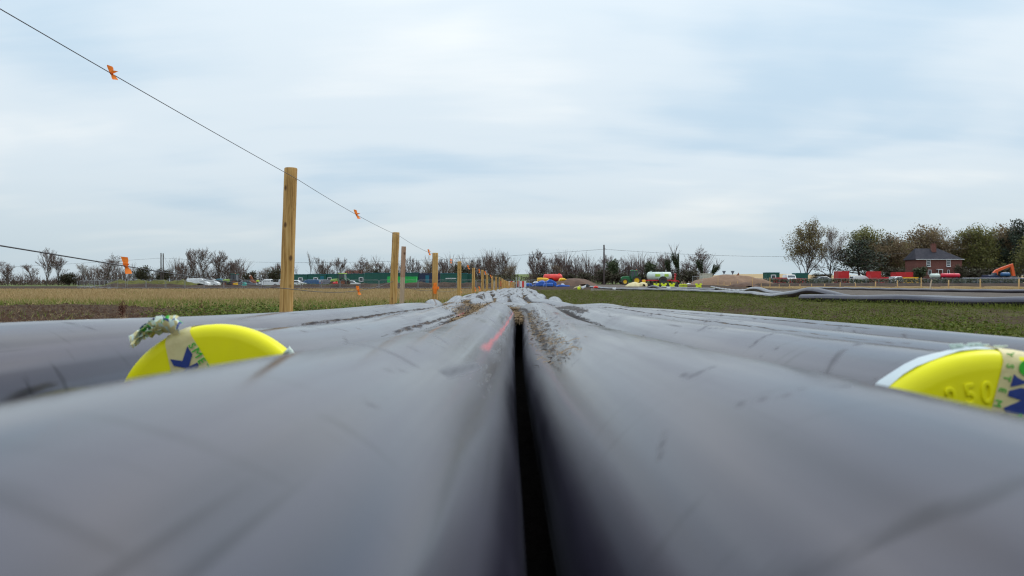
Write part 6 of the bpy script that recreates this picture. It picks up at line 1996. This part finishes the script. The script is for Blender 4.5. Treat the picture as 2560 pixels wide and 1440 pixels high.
# ------------------------------------------------------------------ the blue sheets, yellow mouldings and litter by the pad
def cut(name, label, cat, pts, d, depth, m, group=None, inset=.05, ref=None, thick=None, rz=0.0):
    """a solid with the given side outline (px, row) at distance d"""
    k = d / F; cx = sum(p[0] for p in pts) / len(pts); b = at(cx, d)
    P = [((px - cx) * k, CZ + (HY - py) * k - b.z) for px, py in pts]
    mb = MB(); mb.slab(P, -depth / 2, depth / 2, inset, edge=inset * 1.4)
    o = mb.build(name, m, None, smooth=True); o.location = (b.x, d + depth / 2, b.z); o.rotation_euler = (0, 0, rz)
    return tag(o, label, cat, group)


BS = 'blue sheets heaped by the fence end'
cut('blue_sheet', 'low blue sheeted bundle at the left end of the blue heap', 'blue sheet', [(1307, 716.5), (1306.5, 710), (1309, 706.5), (1314, 708), (1322, 707.4), (1329, 708), (1331, 712), (1331, 716.5)], 106, 2.0, P_BLUESH, BS, .12)
cut('blue_sheet', 'blue sheet swept up into a wave beside the low bundle', 'blue sheet', [(1330, 716.5), (1334, 712.5), (1341, 709), (1348, 704), (1354, 701.2), (1360, 701.5), (1363, 705), (1361, 710), (1358, 716.5)], 107, 2.6, P_BLUESH, BS, .14)
cut('blue_sheet', 'square blue bundle in the middle of the blue heap', 'blue sheet', [(1358.5, 716.5), (1360, 709.5), (1363, 707.3), (1373, 708), (1380, 707), (1383, 709.5), (1382.5, 716.5)], 105, 1.6, P_BLUESH, BS, .1)
cut('blue_sheet', 'blue sheet arching highest over the middle bundle', 'blue sheet', [(1362, 706), (1368, 702.5), (1374, 698.6), (1380, 700.2), (1388, 703.8), (1392, 708.5), (1391.5, 716), (1386, 716), (1384, 709), (1376, 705.5), (1366, 707.5)], 108.5, 2.4, P_BLUESH, BS, .06)
cut('blue_sheet', 'flat blue sheet stretched out to the right of the heap', 'blue sheet', [(1391, 717.5), (1392, 714), (1398, 712), (1410, 712.5), (1424, 713.2), (1425, 717.2)], 104, 2.2, P_BLUESH, BS, .06)
YB = 'yellow mouldings behind the blue sheets'
cut('yellow_moulding', 'square ended yellow moulding behind the blue sheets, left of the tanker wheel', 'yellow moulding', [(1342.5, 704.5), (1343.5, 694.5), (1352, 694.3), (1365, 694.8), (1371, 696.8), (1374, 699.5), (1369, 704.5)], 112, 1.6, P_YPL, YB, .12)
cut('yellow_moulding', 'rounded yellow moulding below the right end of the red tanker', 'yellow moulding', [(1397.5, 703), (1399, 697), (1402, 694.8), (1409, 695), (1415, 697.6), (1416.5, 699.5), (1412, 702)], 113, 1.6, P_YPL, YB, .12)
cut('white_sack', 'white sack leaning on the left side of the blue heap', 'sack', [(1332, 708.5), (1333, 705.5), (1338, 703.5), (1344, 703.8), (1345, 706), (1342, 709)], 107.5, .8, P_WHITEP, None, .1)
cut('white_sack', 'white sack lying on the flat blue sheet', 'sack', [(1402.5, 711.5), (1404, 709.2), (1408, 709), (1412, 711.6), (1410, 713)], 104.6, .5, P_WHITEP, None, .05)
cut('torn_sheet', 'torn cream sheet, left of two by the lime cap', 'sheet', [(1434.5, 721), (1441, 717), (1447, 715), (1450, 713), (1454, 716.5), (1449, 719), (1444, 719.2)], 76, .5, P_SAND, None, .02)
cut('torn_sheet', 'torn cream sheet, right of two by the dark drum end', 'sheet', [(1451, 718.2), (1457, 716.2), (1465, 713.2), (1465, 717.5), (1456, 722.5), (1455, 719.5)], 76, .5, P_WHITEP, None, .02)
cut('dark_drum', 'dark drum end standing right of the torn cream sheets', 'drum', [(1465.5, 718), (1465, 711), (1468, 709.5), (1472, 711), (1472.5, 718.5)], 78, .7, P_DARK, None, .04)
lc = thing('lime_cap', 'fluorescent yellow cap lying on the crop in front of the torn sheets', 'pipe cap', at(1447.5, 62, .22))
mb = MB(); mb.lathe([(0, 0), (.10, 0), (.13, .02), (.14, .05), (.14, .16), (.12, .16)], (0, 0, 0), 'y', 20); mb.build('cap_shell', P_FLUO, lc, smooth=True)
cut('red_bag', 'red crumpled bag on the edge of the grey pad', 'bag', [(1484, 720.3), (1485, 716.5), (1489, 714.5), (1495, 716.5), (1496.5, 720.5)], 74, .5, P_REDB, None, .06)
cut('white_scrap', 'white crumpled scrap of sheet on the grey pad', 'sheet', [(1532, 723), (1532.5, 718.3), (1535, 720), (1540, 719.2), (1539.5, 724), (1535, 724.5)], 66, .3, P_WHITEP, None, .02)
wb = cut('white_box', 'white box with grey marks standing on the long pipe by the low arch', 'box', [(1667.4, 727), (1667.6, 718.6), (1676, 718.4), (1676.2, 727)], 56, .3, P_WHITEP, None, .01)
mb = MB(); k_ = 56 / F
for dx, dz in ((-.05, .17), (.04, .14), (0, .08)): mb.box((dx, -.153, dz + .0), (.05, .006, .04))
mb.build('printed_mark', P_GREY, wb)

# cream stack and pipe rollers
mound('sheeted_heap', 'cream sheeted heap in front of the tractor with yellow wheels, left half', 'sheeted heap', at(1585, 104), 2.7, 1.8, .62, P_SAND, 21, rough=.10)
mound('sheeted_heap', 'cream sheeted heap beside the first black roller rack, right half', 'sheeted heap', at(1607, 104), 1.6, 1.5, .60, P_SAND, 25, rough=.10, flat=-.4)
cut('yellow_box', 'yellow box standing on the cream heap', 'box', [(1606.5, 706.5), (1606.5, 700.5), (1608, 699.3), (1612.5, 699.3), (1614, 700.5), (1614, 706.5)], 107, .4, P_YPL, None, .05)


def roller(label, px, d, top, wpx, group='yellow pipe rollers'):
    b = at(px, d); k = d / F; w_ = wpx * k; h = CZ + (HY - top) * k - b.z
    t = thing('pipe_roller', label, 'pipe roller', b, 0, group)
    for s in (-1, 1):
        mb = MB()
        mb.slab([(-w_ / 2, h), (-w_ * .5, h * .62), (-w_ * .30, h * .5), (-w_ * .42, h * .22), (-w_ * .42, 0), (-w_ * .25, 0), (-w_ * .18, h * .14), (w_ * .18, h * .14), (w_ * .25, 0), (w_ * .42, 0), (w_ * .42, h * .22), (w_ * .30, h * .5), (w_ * .5, h * .62), (w_ / 2, h), (w_ * .3, h * .98), (w_ * .2, h * .72), (-w_ * .2, h * .72), (-w_ * .3, h * .98)], s * .22 - .04, s * .22 + .04)
        mb.build('side_frame', P_FLUO, t)
    mb = MB(); mb.lathe([(0, -.20), (.10, -.2), (.07, 0), (.10, .2), (0, .2)], (0, 0, h * .62), 'y', 12); mb.build('roller', P_BLACK, t)
    mb = MB(); mb.box((0, 0, h * .08), (w_ * .8, .38, .05)); mb.build('base_bar', P_FLUO, t)
    return t
roller('yellow pipe roller nearest the black rack, first in the row', 1641, 92, 708, 12.5)
roller('yellow pipe roller in the middle of the row of three, behind the low pipe arch', 1659.5, 92, 707.5, 13)
roller('yellow pipe roller last of the row of three, above the white box', 1680, 92, 707.5, 13)
roller('single yellow pipe roller apart on the grass before the pale mound', 1746.5, 88, 708.5, 14)
for px, lb in ((1627, 'between the cream heap and the first yellow roller'), (1650.5, 'between the first and second yellow rollers'), (1669.5, 'between the second and third yellow rollers'), (1690.5, 'right after the third yellow roller')):
    w_ = (16 if px == 1627 else 8) * 94 / F
    t = thing('rubber_block', 'black rubber block ' + lb, 'rubber block', at(px, 94), 0, 'black blocks between the rollers')
    mb = MB(); h = CZ + (HY - 708.5) * 94 / F - t.location.z
    for j in range(3): mb.box((0, 0, h * (j + .5) / 3), (w_ * (1 - .08 * (j == 1)), .5, h / 3 - .012))
    mb.build('layer', P_BLACK, t)
    mb = MB(); mb.box((0, -.26, h * .55), (w_ * .6, .03, h * .22)); mb.build('recess', P_DARK, t)
for px, w0, lb in ((1703, 9, 'left'), (1713, 9, 'right')):
    t = thing('yellow_rack', f'low yellow toothed rack, {lb} of two after the third roller', 'rack', at(px, 93), 0, 'yellow toothed racks')
    w_ = w0 * 93 / F; h = CZ + (HY - 710) * 93 / F - t.location.z
    mb = MB(); mb.box((0, 0, h * .8), (w_, .4, h * .28)); mb.build('top_bar', P_FLUO, t)
    for j in range(3):
        mb = MB(); mb.box(((j - 1) * w_ * .38, 0, h * .33), (w_ * .14, .3, h * .655)); mb.build('tooth', P_FLUO, t)
cut('white_bag', 'white bag lying behind the yellow toothed racks', 'bag', [(1717, 711.5), (1718, 709), (1723, 708.2), (1727.5, 709.5), (1728, 711.5)], 96, .5, P_WHITEP, None, .06)
for px, top, lb in ((1705, 703, 'left'), (1722, 702.5, 'right')):
    mb = MB(); b = at(px, 112); h = CZ + (HY - top) * 112 / F - b.z
    mb.tube([(0, 0, -.1), (0, 0, h)], .05, 6); o = mb.build('marker_stake', M_LATH); o.location = b; tag(o, f'pale stake under the ivy trees, {lb} one of two', 'stake', 'pale stakes under the ivy trees')
t = thing('site_hoarding', 'thin steel gate frame standing left of the small cream cabin', 'gate', at(1743, 132))
mb = MB(); k_ = 132 / F; hh = CZ + (HY - 691) * k_ - t.location.z; ww = 24 * k_
mb.tube([(-ww / 2, 0, 0), (-ww / 2, 0, hh), (ww / 2, 0, hh), (ww / 2, 0, 0)], .04, 6); mb.build('frame', P_STEEL, t)
mb = MB()
for j in range(1, 9): mb.tube([(-ww / 2 + ww * j / 9, 0, .05), (-ww / 2 + ww * j / 9, 0, hh)], .008, 3, cap=False)
o = mb.build('mesh_infill', P_STEEL, t, fix=False); o['kind'] = 'stuff'
cut('teal_bin', 'turquoise bin below the first tractor, behind the barriers', 'bin', [(604.5, 715), (604.5, 708), (606, 706.5), (612, 706.5), (613.5, 708.5), (613, 715)], 100, .6, paint('turquoise_paint', (.02, .45, .38)), None, .05)
cut('yellow_crate', 'mustard crate on the bank below the first tractor', 'crate', [(583, 712), (583, 705.5), (591.5, 705.5), (591.5, 712)], 101, .6, P_YPL, None, .03)
cut('blue_machine_hood', 'dark teal machine hood between the white vans and the first tractor', 'machine', [(540, 703), (537, 699.5), (539, 697.3), (550, 696.5), (553, 698), (553, 704)], 190, 1.5, P_TEAL, None, .1)
# digger arm standing behind the vehicles
t = thing('digger_arm', 'brown folded digger arm with a pale lamp, left of the white pickup trucks', 'digger', at(628, 184))
k_ = 184 / F; zb = t.location.z
def DA(px, py): return ((px - 628) * k_, CZ + (HY - py) * k_ - zb)
mb = MB(); mb.slab([DA(622.5, 690), DA(625, 686.8), (DA(629, 690)), DA(634, 702), DA(630, 703)], -.25, .25, .04); mb.build('arm', P_RUST, t)
mb = MB(); mb.slab([DA(622, 708), DA(622, 702), DA(630, 701), DA(640, 703), DA(640, 708)], -1, 1, .1); mb.build('body', P_RUST, t)
mb = MB(); mb.lathe([(0, -.15), (.16, -.1), (.18, .05), (0, .1)], (DA(625.5, 689.5)[0], -.3, DA(625.5, 689.5)[1]), 'y', 10); mb.build('lamp', P_LAMP, t)
for s in (-1, 1):
    mb = MB(); mb.slab([DA(620, 716), DA(619, 712), DA(621, 709), DA(641, 709), DA(643, 712), DA(641, 716)], s * 1 - .25, s * 1 + .25, .03); mb.build('track', P_BLACK, t)


# worker in a hi-vis jacket
def person(label, p, rz):
    t = thing('person', label, 'person', p, rz)
    def body(name, verts, edges, m, sub=1):
        me = bpy.data.meshes.new(name); me.from_pydata([v[:3] for v in verts], edges, [])
        o = bpy.data.objects.new(name, me); col.objects.link(o)
        sk = o.modifiers.new('s', 'SKIN'); sb = o.modifiers.new('d', 'SUBSURF'); sb.levels = sub; sb.render_levels = sub
        for v, d_ in zip(verts, me.skin_vertices[0].data): d_.radius = (v[3], v[4] if len(v) > 4 else v[3])
        me.skin_vertices[0].data[0].use_root = True
        dg = bpy.context.evaluated_depsgraph_get(); dg.update()
        nm = bpy.data.meshes.new_from_object(o.evaluated_get(dg)); bpy.data.objects.remove(o)
        nm.materials.clear(); nm.materials.append(m)
        for q in nm.polygons: q.use_smooth = True
        return link(name, nm, t)
    # pelvis, legs, torso, neck and head, arms: one figure
    V = [(0, 0, .92, .15, .11), (-.10, 0, .86, .09), (-.11, -.03, .48, .06), (-.12, 0, .08, .045), (-.12, -.14, .04, .04), (.10, 0, .86, .09), (.12, .02, .48, .06), (.13, .04, .08, .045), (.13, -.10, .04, .04),
         (0, 0, 1.15, .15, .11), (0, 0, 1.38, .17, .11), (0, -.01, 1.50, .06), (0, -.02, 1.60, .085, .10), (0, -.02, 1.72, .08, .09), (-.20, 0, 1.40, .06), (-.25, -.05, 1.14, .045), (-.20, -.25, 1.0, .035), (.20, 0, 1.40, .06), (.25, .0, 1.13, .045), (.26, -.10, .90, .035)]
    E = [(0, 1), (1, 2), (2, 3), (3, 4), (0, 5), (5, 6), (6, 7), (7, 8), (0, 9), (9, 10), (10, 11), (11, 12), (12, 13), (10, 14), (14, 15), (15, 16), (10, 17), (17, 18), (18, 19)]
    b = body('body', V, E, P_TROUSER)
    b.data.materials.append(P_SKIN)
    for q in b.data.polygons:
        if q.center.z > 1.5 or (q.center.z < 1.02 and abs(q.center.x) > .18 and q.center.z > .8): q.material_index = 1
    body('jacket', [(0, 0, .95, .18, .14), (0, 0, 1.15, .18, .14), (0, 0, 1.38, .19, .135), (0, 0, 1.45, .11, .1), (-.21, 0, 1.39, .075), (-.26, -.05, 1.14, .06), (-.215, -.21, 1.02, .052), (.21, 0, 1.39, .075), (.26, 0, 1.13, .06), (.262, -.08, .95, .052)], [(0, 1), (1, 2), (2, 3), (2, 4), (4, 5), (5, 6), (2, 7), (7, 8), (8, 9)], P_HIVIS)
    mb = MB(); mb.lathe([(.125, 0), (.12, .05), (.09, .11), (0, .13)], (0, -.02, 1.70), 'z', 14); mb.box((0, -.15, 1.705), (.17, .10, .015)); mb.build('helmet', P_WHITE, t, smooth=True)
    return t
person('worker in a fluorescent yellow jacket standing left of the white pickup truck', at(644.5, 158, .15), .4)
